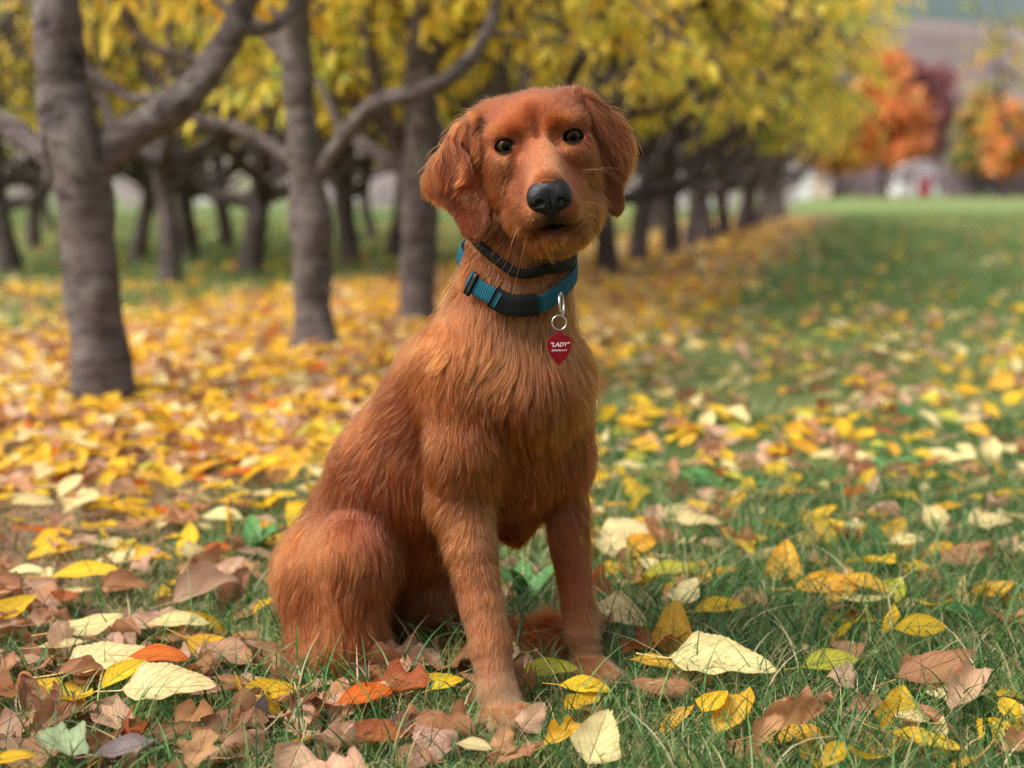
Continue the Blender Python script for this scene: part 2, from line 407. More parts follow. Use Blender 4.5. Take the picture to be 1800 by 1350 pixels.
for x, y, z in EYES:
    me = D.meshes.new('eye')
    e = mesh_obj('eye', Vs, Fs, EYEM, dog)
    # aim at the camera
    c = H(x, y, z - .36); fwd = nrm(np.array([0.0, 0, CAM_H + .05]) - c); rt = nrm(np.cross(np.array([0, 0, 1.]), fwd)); up = np.cross(fwd, rt)
    mw = Matrix(np.column_stack([rt, up, fwd]).tolist()).to_4x4(); mw.translation = Vector(c) - dog.location
    e.matrix_local = mw
# --- nose, a finer implicit of its own
def nose_fn(q):   # head frame cm, centred on the nose
    def el(c, r):
        p = q - np.array(c); r = np.array(r); k0 = np.linalg.norm(p / r, axis=-1); k1 = np.linalg.norm(p / r**2, axis=-1); return k0 * (k0 - 1) / np.maximum(k1, 1e-6)
    def su(a, b, k): h = np.maximum(k - np.abs(a - b), 0) / k; return np.minimum(a, b) - h * h * k / 4
    def ss(a, b, k): b = -b; h = np.maximum(k - np.abs(a - b), 0) / k; return np.maximum(a, b) + h * h * k / 4
    d = el((0, .35, -.2), (1.75, 1.15, 1.25))
    for s in (-1, 1):
        d = su(d, el((s * 1.0, -.2, .1), (1.0, 1.12, 1.05)), .5)
    d = su(d, el((0, -.85, 0.0), (1.15, .95, .95)), .6)
    for s in (-1, 1):
        d = ss(d, el((s * .92, -.55, 1.15), (.36, .27, .42)), .22)
        d = ss(d, el((s * 1.5, -.72, .95), (.4, .10, .3)), .15)
    d = ss(d, el((0, -1.1, 1.15), (.06, .9, .35)), .2)
    return d
nv_ = .05; a3 = np.stack(np.meshgrid(np.arange(-2.4, 2.4, nv_), np.arange(-2.6, 2.2, nv_), np.arange(-2.2, 2, nv_), indexing='ij'), -1)
ng = openvdb.FloatGrid(.5); ng.copyFromArray(np.minimum(nose_fn(a3), .5).astype(np.float32)); nV, nF = ng.convertToQuads(isovalue=0.0)
nV = np.array(nV) * nv_ + np.array([-2.4, -2.6, -2.2]); NOSE = np.array([.05, -5.15, 5.75])
nV = nV * np.array([1.06, 1.08, 1.0]) + NOSE; nV = HO + nV / 100 @ HR
m = NT('nose_leather'); tc = m.n('TexCoord'); vo = m.n('TexVoronoi', feature='F1'); vo.inputs['Scale'].default_value = 620; m.l(tc.outputs['Object'], vo.inputs['Vector'])
b = m.bsdf((.004, .004, .005), .36, .28); m.bump(m.math('MULTIPLY', vo.outputs['Distance'], -1.0), .40, .0012, b)
NOSEM = m.m
dogchild('nose', nV, np.array(nF), NOSEM)
# --- claws
CLAW = simple_mat('claw_horn', (52, 40, 34), .35, .5)
def claw(px, py, Y, dx):
    base = P(px, py, Y); V = []; Fc = []; n = 6
    for j in range(6):
        t = j / 5; c = base + np.array([dx * .004 * t, -.0055 * t, -.004 * t * t - .001]); r = .0024 * (1 - t) ** .7 + .0002
        for i in range(n): a_ = 2 * math.pi * i / n; V.append(c + r * np.array([math.cos(a_), 0, math.sin(a_)]))
    for j in range(5):
        for i in range(n): Fc.append((j * n + i, j * n + (i + 1) % n, (j + 1) * n + (i + 1) % n, (j + 1) * n + i))
    dogchild('claw', V, Fc, CLAW)
for x, y, Y in [(864, 1268, 1.366), (882, 1275, 1.353), (903, 1272, 1.352), (921, 1264, 1.362)]: claw(x, y, Y, .2)
for x, y, Y in [(1028, 1200, 1.485), (1046, 1205, 1.475), (1066, 1203, 1.475), (1084, 1195, 1.483)]: claw(x, y, Y, .5)
# --- collars: paths round the neck, laid on the coat
def ring_path(pts, off, n=120, sink=False):
    p = np.array([P(*q) for q in pts]); k = len(p); out = []
    for i in range(n):
        u = i / n * k; j = int(u); t = u - j; a0, a1, a2, a3_ = p[(j - 1) % k], p[j % k], p[(j + 1) % k], p[(j + 2) % k]
        out.append(.5 * ((2 * a1) + (-a0 + a2) * t + (2 * a0 - 5 * a1 + 4 * a2 - a3_) * t**2 + (-a0 + 3 * a1 - 3 * a2 + a3_) * t**3))
    out = np.array(out); out = project(out, off, 8); pxs = to_px(out)
    if sink: out = out - (.018 * np.clip(1 - np.abs(pxs[:, 1] - 470) / 24, 0, 1) * (pxs[:, 0] < 850) * (out[:, 1] < 1.56))[:, None] * sd_grad(out)
    for _ in range(3): out = (out + .5 * (np.roll(out, 1, 0) + np.roll(out, -1, 0))) / 2
    return out
COL1 = ring_path([(935, 540, 1.45), (895, 537, 1.452), (860, 520, 1.46), (830, 497, 1.485), (812, 448, 1.53), (850, 400, 1.60), (930, 400, 1.62), (1005, 440, 1.57), (1016, 485, 1.51), (990, 530, 1.46)], .0080, sink=True)
COL2 = ring_path([(950, 494, 1.455), (892, 474, 1.46), (852, 432, 1.49), (842, 400, 1.53), (870, 375, 1.60), (940, 380, 1.62), (1000, 415, 1.57), (1014, 460, 1.51), (1000, 487, 1.47)], .0056)
GG1 = sd_grad(COL1); GG2 = sd_grad(COL2)
# ------------------------------------------------------------------ coat
def sample_surface(V, Q, dens_fn, n):
    T = np.concatenate([Q[:, [0, 1, 2]], Q[:, [0, 2, 3]]]); A, B, C_ = V[T[:, 0]], V[T[:, 1]], V[T[:, 2]]
    ar = np.linalg.norm(np.cross(B - A, C_ - A), axis=-1) / 2; cen = (A + B + C_) / 3
    wt = ar * dens_fn(cen, nrm(np.cross(B - A, C_ - A))); idx = rng.choice(len(T), n, p=wt / wt.sum())
    u, v = rng.random((2, n)); f = u + v > 1; u[f] = 1 - u[f]; v[f] = 1 - v[f]
    p = A[idx] + (B - A)[idx] * u[:, None] + (C_ - A)[idx] * v[:, None]
    return p, idx, ar.sum()
_q = quad
_fn = nrm(np.cross(vts[_q[:, 1]] - vts[_q[:, 0]], vts[_q[:, 2]] - vts[_q[:, 0]]))
_probe = vts[_q].mean(1)[::997]; FLIP = 1.0 if (sd_grad(_probe) * _fn[::997]).sum() > 0 else -1.0
def dens(c, nn):
    q = (c - HO) @ HR.T * 100
    head = (q[:, 1] > -10) & (q[:, 2] > -8) & (np.abs(q[:, 0]) < 7.5)
    view = nrm(np.array([0, 0, CAM_H]) - c); f = (view * nn * FLIP).sum(1)
    d = np.where(f > -.25, 1.0, .30)
    d = d * np.where(head, 3.6, 1.0)
    leg = (c[:, 2] < .24) & ~head
    return d * np.where(leg, 1.6, 1.0) * np.where(c[:, 2] < .055, 2.2, 1.0)
NH = 560000
pr, _, area = sample_surface(vts, _q, dens, NH)
nh = sd_grad(pr)
acc, earw = fields(pr)
q = (pr - HO) @ HR.T * 100
ok = np.ones(len(pr), bool)
ok &= eye_mask(q) < .35
ok &= ~((np.linalg.norm((q - np.array([0.05, -5.15, 5.75])) / np.array([1.85, 1.65, 1.9]), axis=1) < 1))
ok &= ~((np.abs(q[:, 1] + 8.05) < .22) & (np.abs(q[:, 0]) < 1.9) & (q[:, 2] > 3.5))
ok &= pr[:, 2] > .004
def band_dist(p, path, nn):
    out = np.full(len(p), 1.0)
    near = np.linalg.norm(p - path.mean(0), axis=1) < .14
    pp = p[near]
    d = np.full(len(pp), 1.0)
    for c in path[::2]: d = np.minimum(d, np.linalg.norm(pp - c, axis=1))
    out[near] = d; return out
bd1 = band_dist(pr, COL1[sd(COL1) > .003], nh); bd2 = band_dist(pr, COL2, nh)
ok &= (bd1 > .0128) & (bd2 > .0098)
pr, nh, earw, q = pr[ok], nh[ok], earw[ok], q[ok]; bd1, bd2 = bd1[ok], bd2[ok]
acc = {k: v[ok] for k, v in acc.items()}
N = len(pr)
flow = acc['flow'] + .30 * smooth_noise(pr, 16, 3) + .55 * smooth_noise(pr, 30, 4) * np.clip((acc['ln'] - .015) / .012, 0, 1)[:, None]
L = acc['ln'] * (1 + .25 * smooth_noise(pr, 40, 5)[:, 0]) * rng.uniform(.72, 1.12, N)
# ears: long waved hair over the upper and outer part, short velvet at the tip
s_ = np.sign(q[:, 0]); isear = earw > .3
ue = np.clip((np.abs(q[:, 0]) - 5.2) / 3, 0, 1); top = np.clip((q[:, 1] + 5.5) / 6, 0, 1)
L = np.where(isear, .006 + .030 * top * (0.35 + .65 * ue) * rng.uniform(.6, 1.15, N), L)
flow = np.where(isear[:, None], flow + .45 * smooth_noise(pr, 34, 8) * top[:, None], flow)
# feathering: back edge of the near leg, thigh fringe, chest
def blob(c, r): return np.exp(-((pr - c) ** 2).sum(1) / r**2)
for c, r, g, dv in [(P(700, 1080, 1.55), .035, .9, (.3, -.1, -1)), (P(600, 1165, 1.54), .035, .5, (-.5, -.2, -1)), (P(530, 1165, 1.58), .03, .8, (-.5, -.1, -1)), (P(980, 760, 1.47), .04, .5, (-.1, -.1, -1)),
                    (P(920, 925, 1.54), .03, .3, (.2, -.1, -1)), (P(760, 880, 1.50), .022, .6, (-.6, .1, -.7)), (P(870, 880, 1.47), .02, .6, (.6, .1, -.7)), (P(940, 555, 1.46), .05, .35, (0, -.2, -1)), (P(1030, 640, 1.5), .04, .3, (.4, -.1, -1))]:
    b_ = blob(c, r); L *= 1 + g * b_; flow += b_[:, None] * np.array(dv) * 1.2
snout = np.exp(-(((q - np.array([0, -7.5, 5.5])) / np.array([2.6, 1.3, 2.5])) ** 2).sum(1)); L *= 1 - .6 * snout
flow = flow / np.maximum(np.linalg.norm(flow, axis=1, keepdims=True), 1e-6)
T0 = flow - (flow * nh).sum(1, keepdims=True) * nh; T0 = nrm(T0)
lift = acc['lift'] * rng.uniform(.75, 1.35, N)
lift = np.where(isear, .22, lift)
# round the collars the coat lies flatter
lift *= np.where((bd1 < .03) | (bd2 < .03), .75, 1); L *= np.where(bd1 < .022, .8, 1)
K = 6; t = np.linspace(0, 1, K)[None, :, None]
curl = acc['curl'][:, None, None]
gv = np.array([0, 0, -1.])
side = np.cross(T0, nh)
wav = smooth_noise(pr, 30, 11)[:, :1, None] if False else smooth_noise(pr, 30, 11)[:, 0][:, None, None]
L_ = L[:, None, None]; lf = lift[:, None, None]
X = pr[:, None] + L_ * (T0[:, None] * t * np.cos(lf * 1.2) + nh[:, None] * (lf * 1.5 * t - lf * 1.15 * t**2) + gv * .10 * t**2 * np.minimum(L_ / .02, 1.5)
                       + side[:, None] * (wav * .35 * t**2 + curl * .16 * np.sin(t * 4.5 + wav * 4)))
X += (rng.normal(size=(N, 1, 3)) * .06 * L_) * t**1.5
fly = rng.random(N) < .035
X = X + (fly * rng.uniform(.2, .55, N))[:, None, None] * L_ * nh[:, None] * t**1.3
# clumps: tips are drawn together
long_ = np.where(isear, L > .010, L > .0105)
cell = np.where(L > .02, .0075, .0042)
nc = 34000; ci = rng.choice(N, nc, replace=False)
kd = kdtree.KDTree(nc)
for i, c in enumerate(ci): kd.insert(pr[c], i)
kd.balance()
cl = np.empty(N, int)
for i in range(N): cl[i] = kd.find(pr[i])[1]
mate = ci[cl]; dd = np.linalg.norm(pr - pr[mate], axis=1)
strength = np.where(L > .02, .36, np.where(L > .0105, .36, .2)) * rng.uniform(.4, 1.1, N) * (dd < .012) * np.where(fly, .25, 1)
tipd = (X[mate] - pr[mate][:, None]) + pr[mate][:, None]
X = X + (tipd - X) * strength[:, None, None] * (t ** 1.6)
# second level of broader locks on long coat
nc2 = 3200; ci2 = rng.choice(N, nc2, replace=False); kd2 = kdtree.KDTree(nc2)
for i, c in enumerate(ci2): kd2.insert(pr[c], i)
kd2.balance()
cl2 = np.array([kd2.find(pr[c])[1] for c in ci])[cl]; mate2 = ci2[cl2]
d2 = np.linalg.norm(pr - pr[mate2], axis=1)
st2 = np.where(L > .017, .30, 0.0) * (d2 < .02)
X = X + (X[mate2] - X) * st2[:, None, None] * (t ** 2.0)
# a hair never dives into the skin: push the tips out
P2 = X[:, 3:].reshape(-1, 3)
# colour
colh = acc['col'] * np.array([1.01, 1.0, .80])
cr = rng.random(nc)[cl][:, None]; cr2 = rng.random(nc2)[cl2][:, None]
lowf = smooth_noise(pr, 22, 21)[:, :1]
val = 1 + .24 * (cr - .5) + .30 * (cr2 - .5) * (L > .012)[:, None] + .14 * lowf + .18 * (rng.random((N, 1)) - .5)
colh = colh * np.clip(val, .5, 1.6)
pale = np.clip((rng.random((N, 1)) - .86) * 4, 0, .35)
colh = colh * (1 - pale) + lin((214, 150, 92)) * pale
def tint(c, r, col, a):
    global colh
    b_ = (blob(c, r) * a)[:, None]; colh = colh * (1 - b_) + lin(col) * b_
tint(P(935, 545, 1.46), .055, (205, 142, 86), .6)      # paler ruff under the collar
tint(P(930, 500, 1.46), .03, (222, 170, 112), .6)
tint(P(985, 760, 1.46), .035, (214, 150, 88), .5)
tint(P(760, 1050, 1.6), .035, (200, 146, 112), .6)
tint(P(545, 1175, 1.56), .03, (205, 140, 90), .6)
tint(P(610, 1000, 1.53), .05, (200, 126, 66), .4)
tint(P(640, 900, 1.56), .05, (146, 76, 52), .5)
tint(P(800, 640, 1.47), .06, (200, 124, 66), .35)
colh = np.where(isear[:, None], colh * (1 - .25 * (1 - top[:, None])), colh)
tint(P(885, 1258, 1.37), .05, (204, 160, 122), .85); tint(P(1050, 1190, 1.50), .05, (196, 150, 112), .85)
def tinth(c, r, col, a):
    global colh
    b_ = (np.exp(-(((q - np.array(c)) / np.array(r)) ** 2).sum(1)) * a)[:, None]; colh = colh * (1 - b_) + lin(col) * b_
tinth((0, -2.6, 4.0), (1.3, 1.5, 3), (200, 130, 92), .35)   # bridge of the muzzle
tinth((0, 1.2, 0), (1.0, 3.0, 3), (150, 84, 62), .3)         # darker stripe between the brows
for s in (-1, 1):
    tinth((s * 2.2, 1.5, 0), (.9, .8, 3), (190, 108, 50), .3)
    tinth((s * 1.75, .2, 0), (.7, .8, 2), (110, 58, 30), .4)
    tinth((s * 3.3, -1.15, 0), (1.1, .4, 3), (196, 128, 82), .6)
    tinth((s * 4.6, -.4, -1), (.7, .9, 2.5), (130, 66, 34), .5)
    tinth((s * 1.9, -7.4, 4), (1.6, .7, 3), (200, 136, 82), .5)
tinth((0, -7.15, 5.8), (1.55, 1.15, 3), (28, 18, 15), .95)
tinth((.3, -8.0, 5), (2.6, .62, 3), (28, 18, 15), .95)
tinth((0, -9.3, 3.5), (1.6, .6, 2.5), (196, 128, 62), .5)
# ruff over the collars: long hairs rooted above each band that hang across its upper edge
def ruff(path, GG, x0, x1, n, ln, up, colr, out=.3):
    px_ = to_px(path)[:, 0]; cand = np.where((px_ > x0) & (px_ < x1) & (GG[:, 1] < .2))[0]
    tg = nrm(np.roll(path, -1, 0) - np.roll(path, 1, 0)); wv = nrm(np.cross(tg, GG)); wv = wv * np.sign(wv[:, 2:3])
    i = rng.choice(cand, n); tt_ = rng.random(n)[:, None]; j = (i + 1) % len(path)
    c = path[i] * (1 - tt_) + path[j] * tt_ + wv[i] * rng.uniform(up[0], up[1], (n, 1))
    c = project(c, -.001, 3); g = sd_grad(c); l = ln * rng.uniform(.5, 1.15, n)[:, None]
    lock = np.sin(px_[i] * .55)[:, None] * .5 + smooth_noise(c, 60, 77)[:, :1] * .5
    d = nrm(np.array([0, -.05, -1.]) + .35 * lock * tg[i] + rng.normal(size=(n, 3)) * .12); d = nrm(d - (d * g).sum(1, keepdims=True) * g)
    t_ = t[0]; l3 = l[:, None]
    XX = c[:, None] + l3 * (d[:, None] * t_ + g[:, None] * (out * 2.2 * t_ - out * 1.4 * t_**2) + (tg[i] * lock)[:, None] * .3 * t_**2)
    return XX, np.tile(colr, (n, 1)) * rng.uniform(.75, 1.25, (n, 1))
extra = [ruff(COL1, GG1, 948, 1016, 3500, .020, (.0088, .0125), lin((178, 108, 62)), .46),
         ruff(COL1, GG1, 838, 850, 60, .018, (.010, .018), lin((180, 108, 58)), .3), ruff(COL2, GG2, 840, 1012, 2600, .015, (.005, .014), lin((170, 98, 46)), .34)]
X = np.concatenate([X] + [e[0] for e in extra]); colh = np.concatenate([colh] + [e[1] for e in extra])
L = np.concatenate([L, np.full(len(X) - len(L), .021)]); N = len(X)
base_r = np.where(L > .02, .00024, np.where(L > .0115, .00020, .00014))
base_r = base_r * rng.uniform(.7, 1.2, N)
rad = base_r[:, None] * np.array([1.0, 1.0, .9, .75, .5, .12])[None]
def hair_object(name, X, rad, cols, mat, parent, origin):
    N, K = X.shape[:2]
    hc_ = D.hair_curves.new(name); hc_.add_curves([K] * N)
    hc_.attributes['position'].data.foreach_set('vector', (X - origin).astype(np.float32).ravel()) if 'position' in hc_.attributes else None
    ra = hc_.attributes.get('radius') or hc_.attributes.new('radius', 'FLOAT', 'POINT')
    ra.data.foreach_set('value', rad.astype(np.float32).ravel())
    ca = hc_.attributes.new('hcol', 'FLOAT_COLOR', 'CURVE'); c4 = np.ones((N, 4), np.float32); c4[:, :3] = cols; ca.data.foreach_set('color', c4.ravel())
    hc_.materials.append(mat); o = D.objects.new(name, hc_); link(o, parent); return o
m = NT('dog_hair'); a = m.n('Attribute', attribute_name='hcol'); inf = m.n('HairInfo')
hb = m.n('BsdfHairPrincipled'); hb.parametrization = 'COLOR'
hb.inputs['Roughness'].default_value = .38; hb.inputs['Radial Roughness'].default_value = .55; hb.inputs['Coat'].default_value = 0.0; hb.inputs['IOR'].default_value = 1.42
try: hb.inputs['Random Roughness'].default_value = .2
except Exception: pass
sh = m.ramp(inf.outputs['Intercept'], [(0, (.42, .38, .34)), (.5, (.95, .95, .95)), (1, (1.22, 1.22, 1.2))])  # painted shade: roots darkened for the gaps between clumps, tips lightened
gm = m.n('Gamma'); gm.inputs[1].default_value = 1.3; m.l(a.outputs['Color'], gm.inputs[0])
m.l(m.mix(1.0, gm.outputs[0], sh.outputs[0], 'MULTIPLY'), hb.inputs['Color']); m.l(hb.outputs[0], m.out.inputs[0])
HAIR = m.m
org = np.array(dog.location)
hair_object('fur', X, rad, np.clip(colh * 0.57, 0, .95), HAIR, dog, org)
# whiskers and brow hairs
W = []
def whisk(p, d, ln, g=.25, bend=0.0):
    p = H(*p); d = nrm(hd(*d)); n_ = 10; tt = np.linspace(0, 1, n_)[:, None]
    W.append(p + d * ln * tt + np.array([bend, 0, -g]) * ln * tt**2 + rng.normal(size=3) * .06 * ln * tt**2)
for i in range(8):
    a_ = rng.uniform(0, 1)
    for s in (-1, 1):
        whisk((s * rng.uniform(2.3, 3.1), -6.2 - 1.8 * a_, rng.uniform(2.6, 4.6)), (s * .8, -.35 - .5 * a_ + (.5 if s > 0 else 0), .35), rng.uniform(.014, .034), .25, -s * .15)
for s, pt, dv, ln in [(-1, (-2.2, 2.3, -.2), (-.8, .1, .5), .030), (-1, (-2.6, 1.5, 0), (-.9, .3, .5), .026), (1, (2.3, 2.3, -.2), (.9, .5, .5), .034), (1, (2.0, 2.6, -.2), (.6, .8, .5), .028), (1, (2.6, 1.6, 0), (.9, .5, .5), .024),
                      (1, (3.6, -3.6, .6), (.95, .25, .4), .045), (1, (3.6, -3.3, .8), (.9, .1, .4), .03), (-1, (-3.6, -4.6, .6), (-.6, -.1, .5), .02), (-1, (-2.2, -7.8, 3.2), (-.35, -.8, .3), .055)]:
    whisk(pt, dv, ln, .3)
for i in range(9): whisk((rng.uniform(-1.5, 1.7), -9.6, rng.uniform(1.5, 4.0)), (rng.uniform(-.5, .5), -.8, .3), rng.uniform(.01, .024), .1)
W = np.array(W); wr = np.full(W.shape[:2], .00012) * np.linspace(1, .2, 10)[None]
mw_ = NT('whisker_hair'); mw_.bsdf(lin((170, 130, 90)), .4, .25); 
hair_object('whiskers', W, wr, np.ones((len(W), 3)) * .7, mw_.m, dog, org)
tag(dog, 'red golden retriever puppy sitting on grass and fallen leaves, looking at the camera', 'dog')

# ------------------------------------------------------------------ collars
def strap(name, path, G_, width, thick, mat, parent, org, i0=0, i1=None, lift=0.0):
    n = len(path); idx = list(range(n)) if i1 is None else [i % n for i in range(i0, i1)]
    closed = i1 is None
    tg = nrm(np.roll(path, -1, 0) - np.roll(path, 1, 0)); wv = nrm(np.cross(tg, G_))
    prof = [(-.5, -.5), (.5, -.5), (.52, 0), (.5, .5), (.25, .6), (0, .62), (-.25, .6), (-.5, .5), (-.52, 0)]
    V = []; k = len(prof)
    for i in idx:
        for (a_, b_) in prof: V.append(path[i] + wv[i] * a_ * width + G_[i] * (b_ * thick + lift))
    Fc = []; m_ = len(idx)
    for i in range(m_ if closed else m_ - 1):
        j = (i + 1) % m_
        for c in range(k): Fc.append((i * k + c, i * k + (c + 1) % k, j * k + (c + 1) % k, j * k + c))
    if not closed: Fc += [tuple(range(k)), tuple(reversed([(m_ - 1) * k + c for c in range(k)]))]
    o = mesh_obj(name, np.array(V) - org, [tuple(f) for f in Fc], mat, parent, smooth=True)
    uv = o.data.uv_layers.new(name='UVMap')
    per = np.concatenate([[0], np.cumsum(np.linalg.norm(np.diff(path[idx], axis=0), axis=1))])
    lu = np.zeros((len(o.data.loops), 2), np.float32); vi = np.zeros(len(o.data.loops), np.int32); o.data.loops.foreach_get('vertex_index', vi)
    lu[:, 0] = per[vi // k]; lu[:, 1] = (vi % k) / k; uv.data.foreach_set('uv', lu.ravel())
    return o
m = NT('teal_webbing'); uvn = m.n('UVMap'); sx = m.n('SeparateXYZ'); m.l(uvn.outputs[0], sx.inputs[0])
wv_ = m.math('SINE', m.math('MULTIPLY', sx.outputs[0], 2 * math.pi / .0024)); nz = m.noise(60, uvn.outputs[0], 3)
b = m.bsdf(m.mix(m.math('MULTIPLY', m.math('ADD', wv_, 1.0), .5), lin((0, 54, 70)), lin((4, 94, 110))), .75, .25); m.bump(wv_, .8, .0006, b)
TEAL = m.m
BLK = simple_mat('black_plastic', (9, 9, 11), .45, .25); BLK2 = simple_mat('black_band', (7, 7, 8), .6, .2)
m = NT('steel'); m.bsdf((.62, .60, .58), .28, .5, Metallic=1.0); STEEL = m.m
c1 = empty('dog_collar', COL1.mean(0)); c1o = COL1.mean(0)
tag(c1, 'teal nylon webbing collar with black side release buckle round the dog\'s neck', 'collar')
i_b0, i_b1 = 0, 0
px1 = to_px(COL1); front = np.where(GG1[:, 1] < 0)[0]
def at_px(x): return front[np.argmin(np.abs(px1[front, 0] - x))]
ia, ib = at_px(868), at_px(944)
if ia > ib and ia - ib < 60: ia, ib = ib, ia
if (ib - ia) > 60 or ib < ia: ia, ib = (max(ia, ib), min(ia, ib) + len(COL1)) if abs(ia - ib) > 60 else (min(ia, ib), max(ia, ib))
strap('webbing', COL1, GG1, .0170, .0016, TEAL, c1, c1o)
bk = strap('buckle', COL1, GG1, .0215, .0056, BLK, c1, c1o, ia, ib + 1, .0014)
bv = bk.modifiers.new('bevel', 'BEVEL'); bv.width = .0008; bv.segments = 2
strap('webbing_loop', COL1, GG1, .0150, .0012, TEAL, c1, c1o, min(ia, ib) + 2, min(ia, ib) + 5, .0072) if px1[ia % 120, 0] < px1[ib % 120, 0] else strap('webbing_loop', COL1, GG1, .0150, .0012, TEAL, c1, c1o, ib - 4, ib - 1, .0072)
i_s = at_px(832); strap('slider', COL1, GG1, .0245, .0040, BLK, c1, c1o, i_s - 1, i_s + 2, .0015)
c2 = strap('flea_collar', COL2, GG2, .0095, .0030, BLK2, None, np.zeros(3))
tag(c2, 'plain black band collar under the chin, above the teal collar', 'collar')
def torus(c, ax, Rr, r, n=40, k=10, sq=1.0, up=(0, 0, 1)):
    ax = nrm(np.array(ax, float)); u = nrm(np.cross(ax, np.array(up, float))); v = np.cross(ax, u); V = []; Fc = []
    for i in range(n):
        a_ = 2 * math.pi * i / n; d = u * math.cos(a_) + v * math.sin(a_) * sq; dn = nrm(d)
        for j in range(k):
            b_ = 2 * math.pi * j / k; V.append(c + d * Rr + dn * r * math.cos(b_) + ax * r * math.sin(b_))
    for i in range(n):
        for j in range(k): Fc.append((i * k + j, i * k + (j + 1) % k, (i + 1) % n * k + (j + 1) % k, (i + 1) % n * k + j))
    return np.array(V), np.array(Fc)
dpt = P(987, 534, 1.443); V, Fc = torus(dpt, (.93, -.2, .1), .0108, .0011, sq=1.0)
mesh_obj('d_ring', V - c1o, Fc, STEEL, c1)
tg_o = P(983, 608, 1.425); tagt = empty('name_tag', tg_o)
tag(tagt, 'red heart shaped metal tag engraved LADY hanging from the teal collar', 'name tag')
V, Fc = torus(P(983, 567, 1.432), (.1, -1, .05), .0070, .0006); mesh_obj('split_ring', V - tg_o, Fc, STEEL, tagt)
# tag outline, metres, hanging plate slightly tilted back
S_ = 1.425 / FPX
half = [(0, 26.5), (4, 26), (6, 23), (6, 20), (9, 19.2), (14.5, 17.6), (19.2, 13.6), (21.8, 7.5), (22, 0), (20.2, -8), (16, -16.5), (9, -25), (4, -31), (0, -35)]
out2 = half + [(-x, y) for x, y in reversed(half[1:-1])]
def plate(o2, thick, z0=0.0):
    n = len(o2); V = [(x * S_, y * S_, z0) for x, y in o2] + [(x * S_, y * S_, z0 + thick) for x, y in o2]
    Fc = [tuple(range(n))[::-1], tuple(range(n, 2 * n))] + [(i, (i + 1) % n, n + (i + 1) % n, n + i) for i in range(n)]
    return np.array(V), Fc
tm = np.stack([nrm(np.array([1, .12, .02])), nrm(np.array([0.0, .1, 1])), nrm(np.array([.12, -1, .1]))])
V, Fc = plate(out2, .0011); m = NT('red_anodised'); nz = m.noise(500, m.n('TexCoord').outputs['Object'], 3); b = m.bsdf(m.mix(nz.outputs[0], (.20, .004, .010), (.30, .008, .014)), .32, .5, Metallic=.75); RED_T = m.m
pl = mesh_obj('tag_plate', V @ tm, Fc, RED_T, tagt, smooth=False); bv = pl.modifiers.new('bevel', 'BEVEL'); bv.width = .0004; bv.segments = 2
m = NT('engraving'); m.bsdf((.72, .62, .60), .4, .5, Metallic=.3); ENG = m.m
def text_on(body_, size, x, y, shear=0.0, ofs=0.0):
    cu = D.curves.new('lettering', 'FONT'); cu.body = body_; cu.size = size * S_; cu.align_x = 'CENTER'; cu.align_y = 'CENTER'; cu.extrude = .00008; cu.shear = shear; cu.offset = ofs
    cu.materials.append(ENG); o0 = D.objects.new('lettering', cu); SC.collection.objects.link(o0); bpy.context.view_layer.update()
    me = D.meshes.new_from_object(o0.evaluated_get(bpy.context.evaluated_depsgraph_get())); D.objects.remove(o0); D.curves.remove(cu); o = D.objects.new('lettering', me); link(o, tagt)
    Mx = Matrix(np.column_stack([tm[0], tm[1], tm[2]]).tolist()).to_4x4(); Mx.translation = Vector((np.array([x * S_, y * S_, .00125]) @ tm)); o.matrix_local = Mx
text_on('"LADY"', 10.5, 0, 2, .3, .00006); text_on('(000)000-6317', 4.7, 0, -8.0)
# ================================================================== SETTING
def row_x(Y): return np.where(Y < 11.8, -1.01 + (Y - 3.6) * .272, 1.22 + (Y - 11.8) * .245)
def carpet(X, Y):   # how thickly leaves lie, 0..1.6
    d = X - row_x(Y)
    wr = .92 - .03 * np.clip(Y - 4, 0, 14); under = np.exp(-np.clip((d - .25) / np.maximum(wr, .3), 0, 9) ** 4) * np.exp(-np.clip(-(d + .45) / .75, 0, 9) ** 4) * np.clip((Y - 2.0) / .8, 0, 1)
    right = .27 * np.exp(-((Y - 2.8) / 1.8) ** 2) + .09
    near = 1.0 * np.clip((2.5 - Y) / .8, 0, 1) * np.clip((.28 - X) / .5, .33, 1)
    row2 = .35 * np.exp(-((d + 2.3) / .5) ** 2)
    left = .8 * np.clip((-d - .3) / .4, 0, 1) * np.clip((4.6 - Y) / 1.0, 0, 1)
    return np.maximum.reduce([under * 1.25, right, near, row2, left])
def grassy(X, Y):
    d = X - row_x(Y)
    g = np.clip((d - .75) / .5, 0, 1)
    g = np.maximum(g, np.clip((-d - .75) / .5, 0, 1) * np.clip((Y - 4.6) / .6, 0, 1))
    nearg = np.clip((X + .38) / .25, 0, 1) * np.clip((2.9 - Y) / .9, 0, 1); g = np.maximum(g, nearg * .95)
    return np.maximum(g, np.where(X < -.25, .035, .10))
